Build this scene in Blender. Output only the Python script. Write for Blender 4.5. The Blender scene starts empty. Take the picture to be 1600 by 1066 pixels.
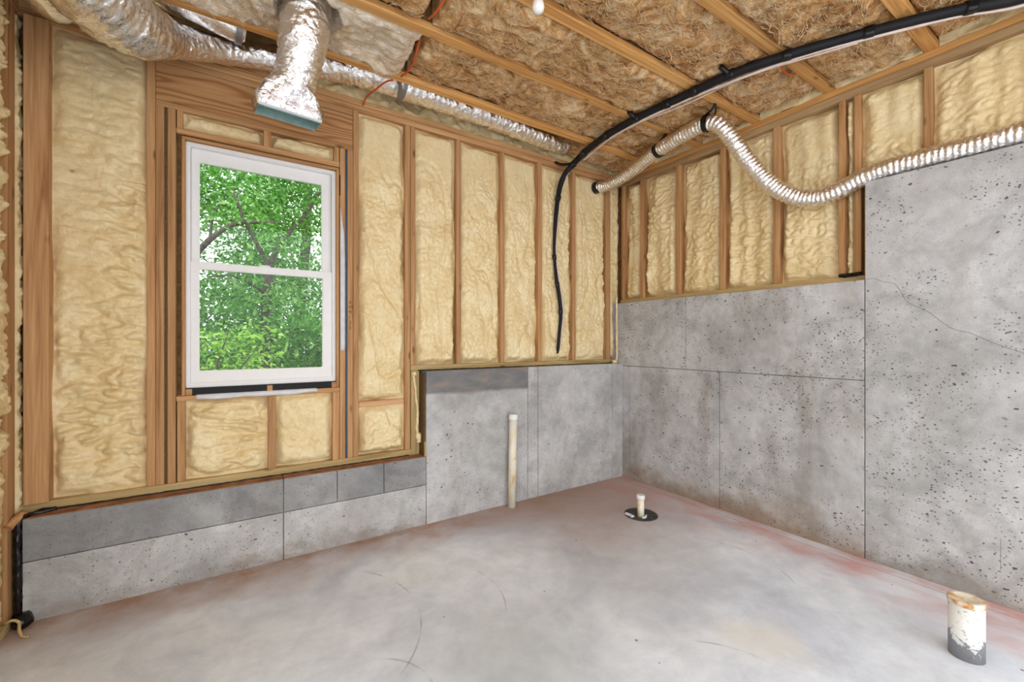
import bpy, bmesh, math, random
import numpy as np
from mathutils import Vector, Matrix

# ------------------------------------------------------------------ camera, sky, light, exposure
scene = bpy.context.scene
COL = scene.collection
CAM_H = 1.36
FPX, HY = 673.62, 533.0                       # focal length in pixels of a 1600 wide frame, horizon row
XD = (0.83495, 0.55033)                       # room X axis (right, forward) seen from the camera
YD = (-0.55033, 0.83495)                      # room Y axis
cam_d = bpy.data.cameras.new('camera'); cam = bpy.data.objects.new('camera', cam_d); COL.objects.link(cam)
cam.location = (0, 0, CAM_H); cam.rotation_euler = (math.pi/2, 0, -math.radians(33.39))
cam_d.sensor_width = 36; cam_d.lens = 36*FPX/1600; cam_d.clip_start = 0.02
scene.camera = cam
world = bpy.data.worlds.new('overcast_sky'); scene.world = world; world.use_nodes = True
bg = world.node_tree.nodes['Background']; bg.inputs[0].default_value = (0.95, 0.98, 1.0, 1); bg.inputs[1].default_value = 1.25
scene.view_settings.view_transform = 'Standard'; scene.view_settings.look = 'None'
scene.view_settings.gamma = 1; scene.view_settings.use_curve_mapping = False
scene.view_settings.exposure = 1.24

# ------------------------------------------------------------------ measuring helpers (photo pixel -> point on a real plane of the room)
def ray(u, v):
    a = (u-800)/FPX
    return (a*XD[0]+XD[1], a*YD[0]+YD[1], -(v-HY)/FPX)
def bx(u, Y):                                  # X of picture column u on the plane Y
    d = ray(u, HY); return d[0]*Y/d[1]
def ry(u, X):                                  # Y of picture column u on the plane X
    d = ray(u, HY); return d[1]*X/d[0]

# ------------------------------------------------------------------ noise
_rng = np.random.RandomState(7)
_perm = np.concatenate([_rng.permutation(256)]*2)
_grad = _rng.normal(size=(256, 3)); _grad /= np.linalg.norm(_grad, axis=1)[:, None]
def perlin(x, y, z):
    x, y, z = np.broadcast_arrays(np.asarray(x, float), np.asarray(y, float), np.asarray(z, float))
    xi, yi, zi = np.floor(x).astype(int), np.floor(y).astype(int), np.floor(z).astype(int)
    xf, yf, zf = x-xi, y-yi, z-zi
    u, v, w = [t*t*t*(t*(t*6-15)+10) for t in (xf, yf, zf)]
    def g(i, j, k):
        h = _perm[(_perm[(_perm[(xi+i) & 255]+yi+j) & 255]+zi+k) & 255]
        q = _grad[h]
        return q[..., 0]*(xf-i)+q[..., 1]*(yf-j)+q[..., 2]*(zf-k)
    l = lambda a, b, t: a+t*(b-a)
    return 1.5*l(l(l(g(0,0,0), g(1,0,0), u), l(g(0,1,0), g(1,1,0), u), v), l(l(g(0,0,1), g(1,0,1), u), l(g(0,1,1), g(1,1,1), u), v), w)
def fbm(x, y, z, o=3):
    s, a = 0, 1.0
    for i in range(o):
        s = s+a*perlin(x*2**i+17*i, y*2**i, z*2**i); a *= .5
    return s
def sstep(a, b, x):
    t = np.clip((x-a)/(b-a), 0, 1); return t*t*(3-2*t)

# ------------------------------------------------------------------ materials
def lin(c): return tuple(((v/255)/12.92 if v/255 <= .04045 else ((v/255+.055)/1.055)**2.4) for v in c)+(1,)
class NT:
    def __init__(s, name):
        s.m = bpy.data.materials.new(name); s.m.use_nodes = True
        s.t = s.m.node_tree; s.p = s.t.nodes['Principled BSDF']
    def n(s, k, **kw):
        o = s.t.nodes.new(k)
        for a, b in kw.items():
            if a.startswith('i_'):
                key = a[2:]; o.inputs[int(key) if key.isdigit() else key.replace('_', ' ')].default_value = b
            else: setattr(o, a, b)
        return o
    def l(s, a, b): s.t.links.new(a, b)
    def coord(s, scale=(1, 1, 1), loc=(0, 0, 0), rnd=False, rot=(0, 0, 0)):
        tc = s.n('ShaderNodeTexCoord'); mp = s.n('ShaderNodeMapping')
        mp.inputs['Scale'].default_value = scale; mp.inputs['Location'].default_value = loc; mp.inputs['Rotation'].default_value = rot
        s.l(tc.outputs['Object'], mp.inputs['Vector']); return mp.outputs[0]
    def noise(s, vec, scale, detail=4, rough=.55, dist=0):
        o = s.n('ShaderNodeTexNoise'); o.inputs['Scale'].default_value = scale; o.inputs['Detail'].default_value = detail
        o.inputs['Roughness'].default_value = rough; o.inputs['Distortion'].default_value = dist; s.l(vec, o.inputs['Vector']); return o.outputs['Fac']
    def ramp(s, fac, stops):
        o = s.n('ShaderNodeValToRGB'); e = o.color_ramp.elements
        while len(e) < len(stops): e.new(.5)
        for q, (p, c) in zip(e, stops): q.position = p; q.color = c if len(c) == 4 else lin(c)
        s.l(fac, o.inputs[0]); return o.outputs[0]
    def mix(s, fac, a, b, mode='MIX'):
        o = s.n('ShaderNodeMix', data_type='RGBA', blend_type=mode)
        for v, i in ((fac, 0), (a, 6), (b, 7)):
            if hasattr(v, 'default_value') and hasattr(v, 'is_output'): s.l(v, o.inputs[i])
            else: o.inputs[i].default_value = v
        return o.outputs[2]
    def math(s, op, a, b=None, clamp=False):
        o = s.n('ShaderNodeMath', operation=op, use_clamp=clamp)
        for v, i in ((a, 0), (b, 1)):
            if v is None: continue
            if hasattr(v, 'is_output'): s.l(v, o.inputs[i])
            else: o.inputs[i].default_value = v
        return o.outputs[0]
    def mapr(s, v, a, b, c=0, d=1):
        o = s.n('ShaderNodeMapRange'); s.l(v, o.inputs[0])
        for i, q in enumerate((a, b, c, d)): o.inputs[i+1].default_value = q
        return o.outputs[0]
    def bump(s, h, strength=.3, dist=.01, prev=None):
        o = s.n('ShaderNodeBump'); o.inputs['Strength'].default_value = strength; o.inputs['Distance'].default_value = dist
        s.l(h, o.inputs['Height'])
        if prev: s.l(prev, o.inputs['Normal'])
        s.l(o.outputs[0], s.p.inputs['Normal']); return o.outputs[0]
    def rnd(s): return s.n('ShaderNodeObjectInfo').outputs['Random']
    def out(s, color=None, rough=.6, metal=0, spec=.5):
        if color is not None:
            if hasattr(color, 'is_output'): s.l(color, s.p.inputs['Base Color'])
            else: s.p.inputs['Base Color'].default_value = color
        if hasattr(rough, 'is_output'): s.l(rough, s.p.inputs['Roughness'])
        else: s.p.inputs['Roughness'].default_value = rough
        s.p.inputs['Metallic'].default_value = metal; s.p.inputs['Specular IOR Level'].default_value = spec
        return s.m
BLK = (0, 0, 0, 1); WHT = (1, 1, 1, 1)

def wood(name, axis, dark, mid, light, rough=.62):
    m = NT(name); sc = [26, 26, 26]; sc[axis] = 1.1
    rv = m.rnd(); tc = m.n('ShaderNodeTexCoord'); ad = m.n('ShaderNodeVectorMath', operation='ADD')
    cb = m.n('ShaderNodeCombineXYZ')
    k = m.math('MULTIPLY', rv, 37.0)
    for i in range(3): m.l(k, cb.inputs[i])
    m.l(tc.outputs['Object'], ad.inputs[0]); m.l(cb.outputs[0], ad.inputs[1])
    mp = m.n('ShaderNodeMapping'); mp.inputs['Scale'].default_value = sc; m.l(ad.outputs[0], mp.inputs[0])
    g = m.noise(mp.outputs[0], 1.0, 3, .6, .9)
    c = m.ramp(g, [(.28, dark), (.48, mid), (.72, light)])
    sc2 = [160, 160, 160]; sc2[axis] = 4
    mp2 = m.n('ShaderNodeMapping'); mp2.inputs['Scale'].default_value = sc2; m.l(ad.outputs[0], mp2.inputs[0])
    f = m.noise(mp2.outputs[0], 1.0, 2)
    c = m.mix(.35, c, m.ramp(f, [(.35, (196, 178, 160)), (.65, (255, 252, 248))]), 'MULTIPLY')
    # knots
    sk = [9, 9, 9]; sk[axis] = 3.2
    mp3 = m.n('ShaderNodeMapping'); mp3.inputs['Scale'].default_value = sk; m.l(ad.outputs[0], mp3.inputs[0])
    vo = m.n('ShaderNodeTexVoronoi'); vo.inputs['Scale'].default_value = 1.0; m.l(mp3.outputs[0], vo.inputs['Vector'])
    kn = m.mapr(vo.outputs['Distance'], .05, .13, .75, 0)
    c = m.mix(kn, c, lin((92, 52, 26)))
    t = m.mapr(rv, 0, 1, .86, 1.1)
    hs = m.n('ShaderNodeHueSaturation'); m.l(c, hs.inputs['Color']); m.l(t, hs.inputs['Value'])
    m.bump(f, .12, .004)
    return m.out(hs.outputs[0], rough, spec=.3)
STUD = ((158, 112, 70), (194, 148, 100), (212, 170, 122))
M = {}
for i, ax in enumerate('xyz'):
    M['stud_'+ax] = wood('stud_wood_'+ax, i, *STUD)
    M['pale_'+ax] = wood('pale_stud_wood_'+ax, i, (186, 136, 92), (212, 166, 120), (228, 188, 146))
    M['joist_'+ax] = wood('joist_wood_'+ax, i, (186, 132, 72), (218, 164, 98), (234, 188, 122))
    M['treated_'+ax] = wood('treated_wood_'+ax, i, (166, 138, 90), (196, 170, 118), (212, 190, 138))
    M['grey_'+ax] = wood('grey_plate_wood_'+ax, i, (150, 120, 84), (180, 148, 108), (198, 168, 126))

def header_wood():
    m = NT('header_grain_wood'); v = m.coord((.75, 1, 4.2), (3.1, 0, .4))
    n = m.noise(v, 1.15, 1.5, .45, .25)
    r = m.math('SINE', m.math('MULTIPLY', n, 105.0))
    c = m.ramp(m.mapr(r, -1, 1), [(.0, (160, 112, 70)), (.35, (186, 138, 90)), (1, (198, 152, 104))])
    f = m.noise(m.coord((5, 60, 190)), 1.0, 2)
    c = m.mix(.35, c, m.ramp(f, [(.35, (200, 180, 160)), (.65, (255, 252, 248))]), 'MULTIPLY')
    m.bump(r, .06, .003)
    return m.out(c, .6, spec=.3)
M['header'] = header_wood()

def concrete(name, base, dark, light, pits=1.0, stain=(134, 120, 104), stain_amt=.25, seedloc=(0, 0, 0)):
    m = NT(name); v = m.coord((1, 1, 1), seedloc)
    big = m.noise(v, 1.7, 5, .6, .4)
    c = m.ramp(big, [(.3, dark), (.5, base), (.72, light)])
    md = m.noise(v, 9, 6, .7)
    c = m.mix(.55, c, m.ramp(md, [(.3, (196, 195, 192)), (.62, (255, 255, 255))]), 'MULTIPLY')
    vs = m.coord((3.2, 3.2, .9), (4, 2, 1)); st = m.noise(vs, 1.0, 4, .6, .6)
    c = m.mix(m.mapr(st, .52, .7, 0, stain_amt), c, lin(stain))
    bl = m.noise(m.coord((1, 1, 1), (9, 1, 5)), 3.6, 5, .65, .8)
    c = m.mix(m.mapr(bl, .5, .68, 0, .42), c, lin(tuple(int(q*.78) for q in dark)))
    fine = m.noise(v, 140, 3)
    c = m.mix(.22, c, m.ramp(fine, [(.35, (180, 180, 180)), (.65, (255, 255, 255))]), 'MULTIPLY')
    # bug holes: two sizes
    hsum = None
    for sc, th, keep in ((13, .10, .8), (27, .15, .62), (58, .22, .55)):
        vo = m.n('ShaderNodeTexVoronoi'); vo.inputs['Scale'].default_value = sc
        jit = m.coord((1, 1, 1.3), (sc*.37, sc*.11, 0)); wn = m.n('ShaderNodeTexNoise'); wn.inputs['Scale'].default_value = sc*1.7; m.l(jit, wn.inputs['Vector'])
        wm = m.n('ShaderNodeVectorMath', operation='MULTIPLY_ADD'); m.l(wn.outputs['Color'], wm.inputs[0]); wm.inputs[1].default_value = (.9/sc,)*3; m.l(jit, wm.inputs[2]); m.l(wm.outputs[0], vo.inputs['Vector'])
        ds = m.n('ShaderNodeSeparateColor'); m.l(vo.outputs['Color'], ds.inputs[0])
        on = m.math('GREATER_THAN', ds.outputs[0], keep)
        dd = m.math('ADD', vo.outputs['Distance'], m.math('MULTIPLY', m.math('SUBTRACT', md, .5), .22))
        # size varies cell by cell
        rad = m.math('MULTIPLY', m.math('ADD', ds.outputs[1], .25), th*1.15)
        h = m.math('MULTIPLY', m.math('LESS_THAN', dd, rad), on)
        clus = m.mapr(m.noise(m.coord((1, 1, 1), (sc, 3, 9)), 2.6, 2), .41, .52)
        h = m.math('MULTIPLY', h, clus)
        hsum = h if hsum is None else m.math('MAXIMUM', hsum, h)
    hs = m.math('MULTIPLY', hsum, pits)
    c = m.mix(m.math('MULTIPLY', hs, .85), c, lin((60, 58, 56)))
    b = m.bump(m.math('SUBTRACT', m.math('MULTIPLY', md, .25), hs), .5, .006)
    return m.out(c, .78, spec=.3)
M['conc_back'] = concrete('concrete_back', (201, 200, 200), (176, 175, 173), (217, 217, 218))
M['conc_low'] = concrete('concrete_low_wall', (201, 200, 200), (176, 175, 173), (217, 217, 218), stain=(150, 128, 106))
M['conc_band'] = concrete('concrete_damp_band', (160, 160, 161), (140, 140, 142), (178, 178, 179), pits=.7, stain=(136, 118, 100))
M['conc_right'] = concrete('concrete_right', (201, 200, 200), (176, 175, 173), (217, 217, 218), stain=(136, 122, 102), stain_amt=.5, seedloc=(3, 5, 1))
M['conc_tall'] = concrete('concrete_tall', (201, 200, 200), (176, 175, 173), (217, 217, 218), stain=(150, 140, 128), seedloc=(1, 8, 4))
M['conc_stain'] = concrete('concrete_form_stain', (201, 200, 200), (176, 175, 173), (217, 217, 218))
def add_form_stain(mat, z0):
    t = mat.node_tree; p = t.nodes['Principled BSDF']; src = p.inputs['Base Color'].links[0].from_socket
    m = NT.__new__(NT); m.m = mat; m.t = t; m.p = p
    tc = m.n('ShaderNodeTexCoord'); sp = m.n('ShaderNodeSeparateXYZ'); m.l(tc.outputs['Object'], sp.inputs[0])
    n1 = m.noise(m.coord((3, 3, 9)), 1.0, 5, .6); n2 = m.noise(m.coord((5, 5, 14), (2, 2, 2)), 1.0, 4)
    k = m.mapr(m.math('ADD', sp.outputs[2], m.math('MULTIPLY', m.math('SUBTRACT', n1, .5), .05)), z0-.012, z0+.012, 0, .88)
    dirt = m.ramp(n2, [(.4, (104, 104, 107)), (.58, (122, 118, 115)), (.74, (160, 126, 100))])
    m.l(m.mix(k, src, dirt), p.inputs['Base Color'])
add_form_stain(M['conc_stain'], .958)
def add_foot_dirt(mat, top, col, amt):
    t = mat.node_tree; p = t.nodes['Principled BSDF']; src = p.inputs['Base Color'].links[0].from_socket
    m = NT.__new__(NT); m.m = mat; m.t = t; m.p = p
    tc = m.n('ShaderNodeTexCoord'); sp = m.n('ShaderNodeSeparateXYZ'); m.l(tc.outputs['Object'], sp.inputs[0])
    n1 = m.noise(m.coord((2.2, 2.2, 3), (1, 4, 0)), 1.6, 6, .65)
    k = m.mapr(m.math('ADD', sp.outputs[2], m.math('MULTIPLY', m.math('SUBTRACT', n1, .5), .55)), 0, top, amt, 0)
    m.l(m.mix(k, src, lin(col)), p.inputs['Base Color'])
add_foot_dirt(M['conc_right'], .22, (138, 112, 84), .75)
add_foot_dirt(M['conc_tall'], .12, (128, 120, 110), .7)
add_foot_dirt(M['conc_low'], .08, (140, 128, 116), .5)

def floor_mat():
    m = NT('concrete_floor'); v = m.coord()
    c = m.ramp(m.noise(v, 1.3, 6, .62, .7), [(.3, (206, 212, 224)), (.47, (226, 232, 242)), (.62, (238, 243, 250)), (.78, (243, 244, 242))])
    c = m.mix(.5, c, m.ramp(m.noise(v, 5, 6, .7, .3), [(.3, (206, 206, 210)), (.6, (255, 255, 255))]), 'MULTIPLY')
    # greenish damp mottling in the middle of the slab
    sx = m.n('ShaderNodeSeparateXYZ'); tc = m.n('ShaderNodeTexCoord'); m.l(tc.outputs['Object'], sx.inputs[0])
    X, Y = sx.outputs[0], sx.outputs[1]
    wob = m.math('MULTIPLY', m.math('SUBTRACT', m.noise(v, 2.2, 5, .6), .5), 1.0)
    def blob(cx, cy, r, soft):
        d = m.math('SQRT', m.math('ADD', m.math('POWER', m.math('SUBTRACT', X, cx), 2.0), m.math('POWER', m.math('SUBTRACT', Y, cy), 2.0)))
        return m.mapr(m.math('ADD', d, m.math('MULTIPLY', wob, .6)), r, r+soft, 1, 0)
    c = m.mix(m.math('MULTIPLY', blob(1.0, 1.55, .1, .5), .38), c, lin((138, 142, 132)))
    c = m.mix(m.math('MULTIPLY', blob(1.95, 1.75, .12, .6), .32), c, lin((140, 134, 128)))
    c = m.mix(m.math('MULTIPLY', blob(2.05, 1.0, .05, .16), .5), c, lin((228, 222, 208)))
    # clay washed along the back wall
    yb = m.math('ADD', Y, m.math('MULTIPLY', wob, .55))
    clay = m.math('MULTIPLY', m.mapr(yb, 2.6, 2.98, 0, 1), m.mapr(m.noise(v, 3.4, 5, .65), .3, .6, .45, 1))
    c = m.mix(m.math('MULTIPLY', clay, .92), c, lin((170, 128, 98)))
    c = m.mix(m.math('MULTIPLY', blob(2.6, 2.85, .45, .8), .75), c, lin((164, 132, 114)))
    # red chalk line dust along the right wall
    xr = m.math('ADD', X, m.math('MULTIPLY', wob, .6))
    red = m.math('MULTIPLY', m.mapr(xr, 2.75, 3.25, 0, 1), m.mapr(m.noise(m.coord((1, .55, 1), (6, 2, 0)), 4.2, 5, .6), .42, .62, 0, 1))
    c = m.mix(m.math('MULTIPLY', red, .8), c, lin((204, 124, 112)))
    pk = m.mapr(xr, 2.75, 3.4, 0, .35); c = m.mix(pk, c, lin((222, 196, 190)))
    ln = m.mapr(m.math('ABSOLUTE', m.math('SUBTRACT', X, 3.225)), .002, .006, .7, 0)
    c = m.mix(ln, c, lin((188, 130, 126)))
    # specks and scuffs
    vo = m.n('ShaderNodeTexVoronoi'); vo.inputs['Scale'].default_value = 9; m.l(v, vo.inputs['Vector'])
    se = m.n('ShaderNodeSeparateColor'); m.l(vo.outputs['Color'], se.inputs[0])
    sp = m.math('MULTIPLY', m.math('LESS_THAN', vo.outputs['Distance'], m.math('MULTIPLY', se.outputs[1], .07)), m.math('GREATER_THAN', se.outputs[0], .6))
    c = m.mix(m.math('MULTIPLY', sp, .75), c, lin((84, 74, 66)))
    for cx, cy, r, x0 in ((.42, 1.62, .26, .45), (.75, 2.1, .5, 1.1), (1.5, .85, .42, 1.7), (.2, 2.2, .62, .55), (2.3, 1.5, .5, 2.5)):   # scuff arcs
        d = m.math('SQRT', m.math('ADD', m.math('POWER', m.math('SUBTRACT', X, cx), 2.0), m.math('POWER', m.math('SUBTRACT', Y, cy), 2.0)))
        rg = m.mapr(m.math('ABSOLUTE', m.math('SUBTRACT', d, r)), .001, .006, .55, 0)
        rg = m.math('MULTIPLY', rg, m.math('MULTIPLY', m.mapr(X, x0, x0+.08), m.mapr(m.noise(v, 4, 3), .45, .6)))
        c = m.mix(rg, c, lin((124, 126, 130)))
    m.bump(m.noise(v, 60, 4), .08, .004)
    r = m.mapr(m.noise(v, 2.5, 4), .3, .7, .42, .62)
    return m.out(c, r, spec=.35)
M['floor'] = floor_mat()

def foam_mat(name, a, b, c_, rough=.38):
    rough *= .7
    m = NT(name); v = m.coord()
    c = m.ramp(m.noise(v, 4.5, 4, .55), [(.3, a), (.52, b), (.75, c_)])
    f = m.noise(v, 38, 4, .6)
    c = m.mix(.3, c, m.ramp(f, [(.3, (232, 212, 172)), (.6, (255, 255, 255))]), 'MULTIPLY')
    # burnt drip spots
    vo = m.n('ShaderNodeTexVoronoi'); vo.inputs['Scale'].default_value = 6; m.l(v, vo.inputs['Vector'])
    se = m.n('ShaderNodeSeparateColor'); m.l(vo.outputs['Color'], se.inputs[0])
    sp = m.math('MULTIPLY', m.mapr(m.math('ADD', vo.outputs['Distance'], m.math('MULTIPLY', f, .06)), .07, .11, 1, 0), m.math('GREATER_THAN', se.outputs[0], .86))
    c = m.mix(m.math('MULTIPLY', sp, .6), c, lin((160, 108, 52)))
    m.bump(m.noise(v, 44, 4, .6, .8), .6, .009)
    return m.out(c, rough, spec=.5)
M['foam'] = foam_mat('spray_foam', (230, 204, 150), (240, 219, 171), (246, 230, 188), .4)

def batt_mat(name, a, b, c_):
    m = NT(name); v = m.coord((1, 1, 1))
    n1 = m.noise(v, 5.5, 6, .68, 1.2)
    c = m.ramp(n1, [(.34, a), (.5, b), (.64, c_)])
    vf = m.coord((14, 50, 50), (0, 0, 0), rot=(0, 0, .5)); f = m.noise(vf, 1.0, 5, .7, 1.6)
    c = m.mix(.55, c, m.ramp(f, [(.3, (162, 128, 92)), (.55, (255, 248, 236))]), 'MULTIPLY')
    d = m.noise(v, 2.4, 4, .6, .5)
    c = m.mix(m.mapr(d, .6, .7, 0, .6), c, lin((104, 82, 62)))
    hgt = m.math('ADD', m.math('MULTIPLY', n1, .7), f)
    m.bump(hgt, .75, .02)
    return m.out(c, .95, spec=.08)
M['batt_brown'] = batt_mat('fibreglass_brown', (150, 104, 60), (218, 172, 118), (248, 224, 184))
M['batt_white'] = batt_mat('fibreglass_pale', (226, 200, 168), (246, 232, 212), (253, 248, 238))

def plain(name, col, rough=.5, metal=0, var=.12, scale=20, bump=0, spec=.4):
    m = NT(name); v = m.coord(); n = m.noise(v, scale, 4)
    c = m.mix(var*2, lin(col), m.ramp(n, [(.3, (90, 90, 90)), (.65, (255, 255, 255))]), 'MULTIPLY')
    if bump: m.bump(n, bump, .004)
    return m.out(c, rough, metal, spec)
M['fibre'] = plain('fibreglass_strand', (238, 212, 172), .9, var=.25, scale=9, spec=.1)
M['clay'] = plain('red_clay_dust', (176, 128, 98), .9, var=.3, scale=12, spec=.1)
M['patch'] = plain('dusty_black_patch', (84, 82, 80), .7, var=.42, scale=34, bump=.5, spec=.3)
M['vinyl'] = plain('white_vinyl', (240, 239, 238), .35, var=.02)
M['black'] = plain('black_rubber', (26, 26, 28), .6, var=.2, bump=.3, spec=.3)
M['tape'] = plain('black_tape', (20, 22, 26), .35, var=.1)
M['tar'] = plain('black_tar', (24, 20, 20), .22, var=.3, bump=.6, scale=60)
M['cable'] = plain('white_cable', (226, 206, 196), .45)
M['orange'] = plain('orange_wire', (204, 92, 44), .5)
M['blue'] = plain('blue_sealer', (52, 78, 104), .5, var=.2)
M['wrap'] = plain('white_house_wrap', (222, 224, 228), .5, var=.08)
M['galv'] = plain('galvanised_steel', (186, 214, 210), .4, .55, var=.12, scale=30)
M['strap'] = plain('grey_strap', (150, 150, 152), .4, .6)
M['osb'] = plain('strand_board', (178, 136, 84), .8, var=.3, scale=45, bump=.3)
M['dark_edge'] = plain('strand_board_edge', (110, 84, 52), .85, var=.35, scale=120, bump=.4)
M['red'] = plain('red_print', (176, 40, 60), .5)
M['ink'] = plain('pencil_ink', (64, 48, 38), .7)
M['bark'] = plain('tree_bark', (104, 94, 88), .9, var=.35, scale=14, bump=.8)
M['ground'] = plain('leaf_litter', (92, 84, 56), .95, var=.4, scale=3, bump=.6)
M['crack'] = plain('hairline_crack', (112, 110, 106), .9)

def pvc():
    m = NT('stained_pvc'); v = m.coord((6, 6, 3.5)); n = m.noise(v, 1.4, 4, .6, .5)
    c = m.ramp(n, [(.4, (238, 234, 222)), (.55, (234, 220, 192)), (.68, (214, 168, 104))])
    return m.out(c, .38)
M['pvc'] = pvc()
def pvc_big():
    m = NT('cement_splashed_pvc'); v = m.coord((1, 1, 1)); tc = m.n('ShaderNodeTexCoord'); s = m.n('ShaderNodeSeparateXYZ'); m.l(tc.outputs['Object'], s.inputs[0])
    n = m.noise(v, 22, 5, .65, .6)
    k = m.math('ADD', m.math('MULTIPLY', s.outputs[2], 3.2), m.math('SUBTRACT', n, .5))
    c = m.mix(m.mapr(k, .26, .30, 1, 0), lin((232, 230, 224)), lin((138, 138, 142)))
    c = m.mix(m.mapr(m.noise(v, 60, 4), .6, .66, 0, .5), c, lin((120, 116, 108)))
    return m.out(c, .6)
M['pvc_big'] = pvc_big()
def rusty_cap():
    m = NT('stained_pipe_cap'); v = m.coord(); n = m.noise(v, 18, 4, .6, .4)
    c = m.ramp(n, [(.38, (222, 220, 214)), (.5, (226, 206, 172)), (.62, (186, 130, 72))])
    return m.out(c, .5)
M['cap_big'] = rusty_cap()

def foil(name, col, rough, nscale, bump, stretch=(1, 1, 1), dist=.012):
    m = NT(name); v = m.coord(stretch); n = m.noise(v, nscale, 5, .6, 1.5)
    vo = m.n('ShaderNodeTexVoronoi'); vo.feature = 'DISTANCE_TO_EDGE'; vo.inputs['Scale'].default_value = nscale*.8; m.l(v, vo.inputs['Vector'])
    h = m.math('ADD', n, m.math('MULTIPLY', vo.outputs['Distance'], .6))
    m.bump(h, bump, dist)
    return m.out(lin(col), rough, 1.0)
M['foil'] = foil('crinkled_foil', (250, 249, 248), .12, 20, .4)
M['foil_dense'] = foil('bunched_foil', (250, 249, 248), .12, 30, .5, (1, 1, 1))
M['foil_hose'] = foil('ribbed_foil', (252, 251, 250), .16, 40, .55)
M['foil_tape'] = foil('foil_tape', (240, 238, 238), .14, 20, .8)

def leaf_mat(name, cols):
    m = NT(name); g = m.n('ShaderNodeNewGeometry')
    c = m.ramp(g.outputs['Random Per Island'], [(i/(len(cols)-1), q) for i, q in enumerate(cols)])
    m.out(c, .5, spec=.35)
    tr = m.n('ShaderNodeBsdfTranslucent'); m.l(c, tr.inputs[0]); ms = m.n('ShaderNodeMixShader'); ms.inputs[0].default_value = .45
    o = m.t.nodes['Material Output']; m.l(m.p.outputs[0], ms.inputs[1]); m.l(tr.outputs[0], ms.inputs[2]); m.l(ms.outputs[0], o.inputs[0])
    return m.m
M['leaf'] = leaf_mat('oak_leaf', [(66, 122, 48), (94, 158, 66), (120, 182, 82), (146, 198, 108), (178, 214, 150)])
M['leaf_lime'] = leaf_mat('lime_leaf', [(110, 170, 60), (150, 204, 76), (182, 222, 100), (200, 232, 130)])

def glass():
    m = NT('window_glass'); o = m.t.nodes['Material Output']
    tr = m.n('ShaderNodeBsdfTransparent'); tr.inputs[0].default_value = (.97, .99, .98, 1)
    gl = m.n('ShaderNodeBsdfGlossy'); gl.inputs['Roughness'].default_value = .01
    fr = m.n('ShaderNodeFresnel'); fr.inputs['IOR'].default_value = 1.25
    ms = m.n('ShaderNodeMixShader'); m.l(fr.outputs[0], ms.inputs[0]); m.l(tr.outputs[0], ms.inputs[1]); m.l(gl.outputs[0], ms.inputs[2]); m.l(ms.outputs[0], o.inputs[0])
    return m.m
M['glass'] = glass()
def bulb_mat():
    m = NT('frosted_bulb'); m.out(lin((250, 248, 244)), .3)
    return m.m
M['bulb'] = bulb_mat()

# ------------------------------------------------------------------ object helpers
def link(name, me, mat, parent=None, smooth=False):
    if isinstance(me, bmesh.types.BMesh):
        b = me; me = bpy.data.meshes.new(name); b.to_mesh(me); b.free()
    if mat: me.materials.append(M[mat])
    if smooth: me.polygons.foreach_set('use_smooth', [True]*len(me.polygons))
    o = bpy.data.objects.new(name, me); COL.objects.link(o)
    if parent:
        o.parent = parent; o.matrix_parent_inverse = Matrix.Translation(-root_loc(parent))
    return o
def root_loc(o):
    v = Vector(o.location)
    return v if o.type == 'EMPTY' else Vector((0, 0, 0))
def thing(name, label, cat, loc=(0, 0, 0), group=None, kind=None):
    o = bpy.data.objects.new(name, None); o.empty_display_size = .1; COL.objects.link(o); o.location = loc
    o['label'] = label
    if cat: o['category'] = cat
    if group: o['group'] = group
    if kind: o['kind'] = kind
    return o
def tag(o, label=None, cat=None, group=None, kind=None):
    for k, v in (('label', label), ('category', cat), ('group', group), ('kind', kind)):
        if v: o[k] = v
    return o
def box(x0, x1, y0, y1, z0, z1, bev=.003, segs=1):
    b = bmesh.new(); bmesh.ops.create_cube(b, size=1)
    for v in b.verts: v.co = Vector((x0+(v.co.x+.5)*(x1-x0), y0+(v.co.y+.5)*(y1-y0), z0+(v.co.z+.5)*(z1-z0)))
    if bev: bmesh.ops.bevel(b, geom=b.edges[:], offset=bev, segments=segs, affect='EDGES', profile=.6)
    return b
def ring(x0, x1, z0, z1, wl, wr, wb, wt, y0, y1, bev=.004):
    """rectangular frame in the XZ plane"""
    b = bmesh.new()
    o = [(x0, z0), (x1, z0), (x1, z1), (x0, z1)]; i = [(x0+wl, z0+wb), (x1-wr, z0+wb), (x1-wr, z1-wt), (x0+wl, z1-wt)]
    vs = {}
    for k, Yv in (('f', y0), ('b', y1)):
        vs[k] = ([b.verts.new((x, Yv, z)) for x, z in o], [b.verts.new((x, Yv, z)) for x, z in i])
    for a in range(4):
        c = (a+1) % 4
        fo, fi = vs['f']; bo, bi = vs['b']
        b.faces.new((fo[a], fo[c], fi[c], fi[a])); b.faces.new((bo[c], bo[a], bi[a], bi[c]))
        b.faces.new((fo[c], fo[a], bo[a], bo[c])); b.faces.new((fi[a], fi[c], bi[c], bi[a]))
    bmesh.ops.recalc_face_normals(b, faces=b.faces[:])
    if bev: bmesh.ops.bevel(b, geom=[e for e in b.edges if e.calc_face_angle(0) > .5], offset=bev, segments=2, affect='EDGES')
    return b
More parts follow.
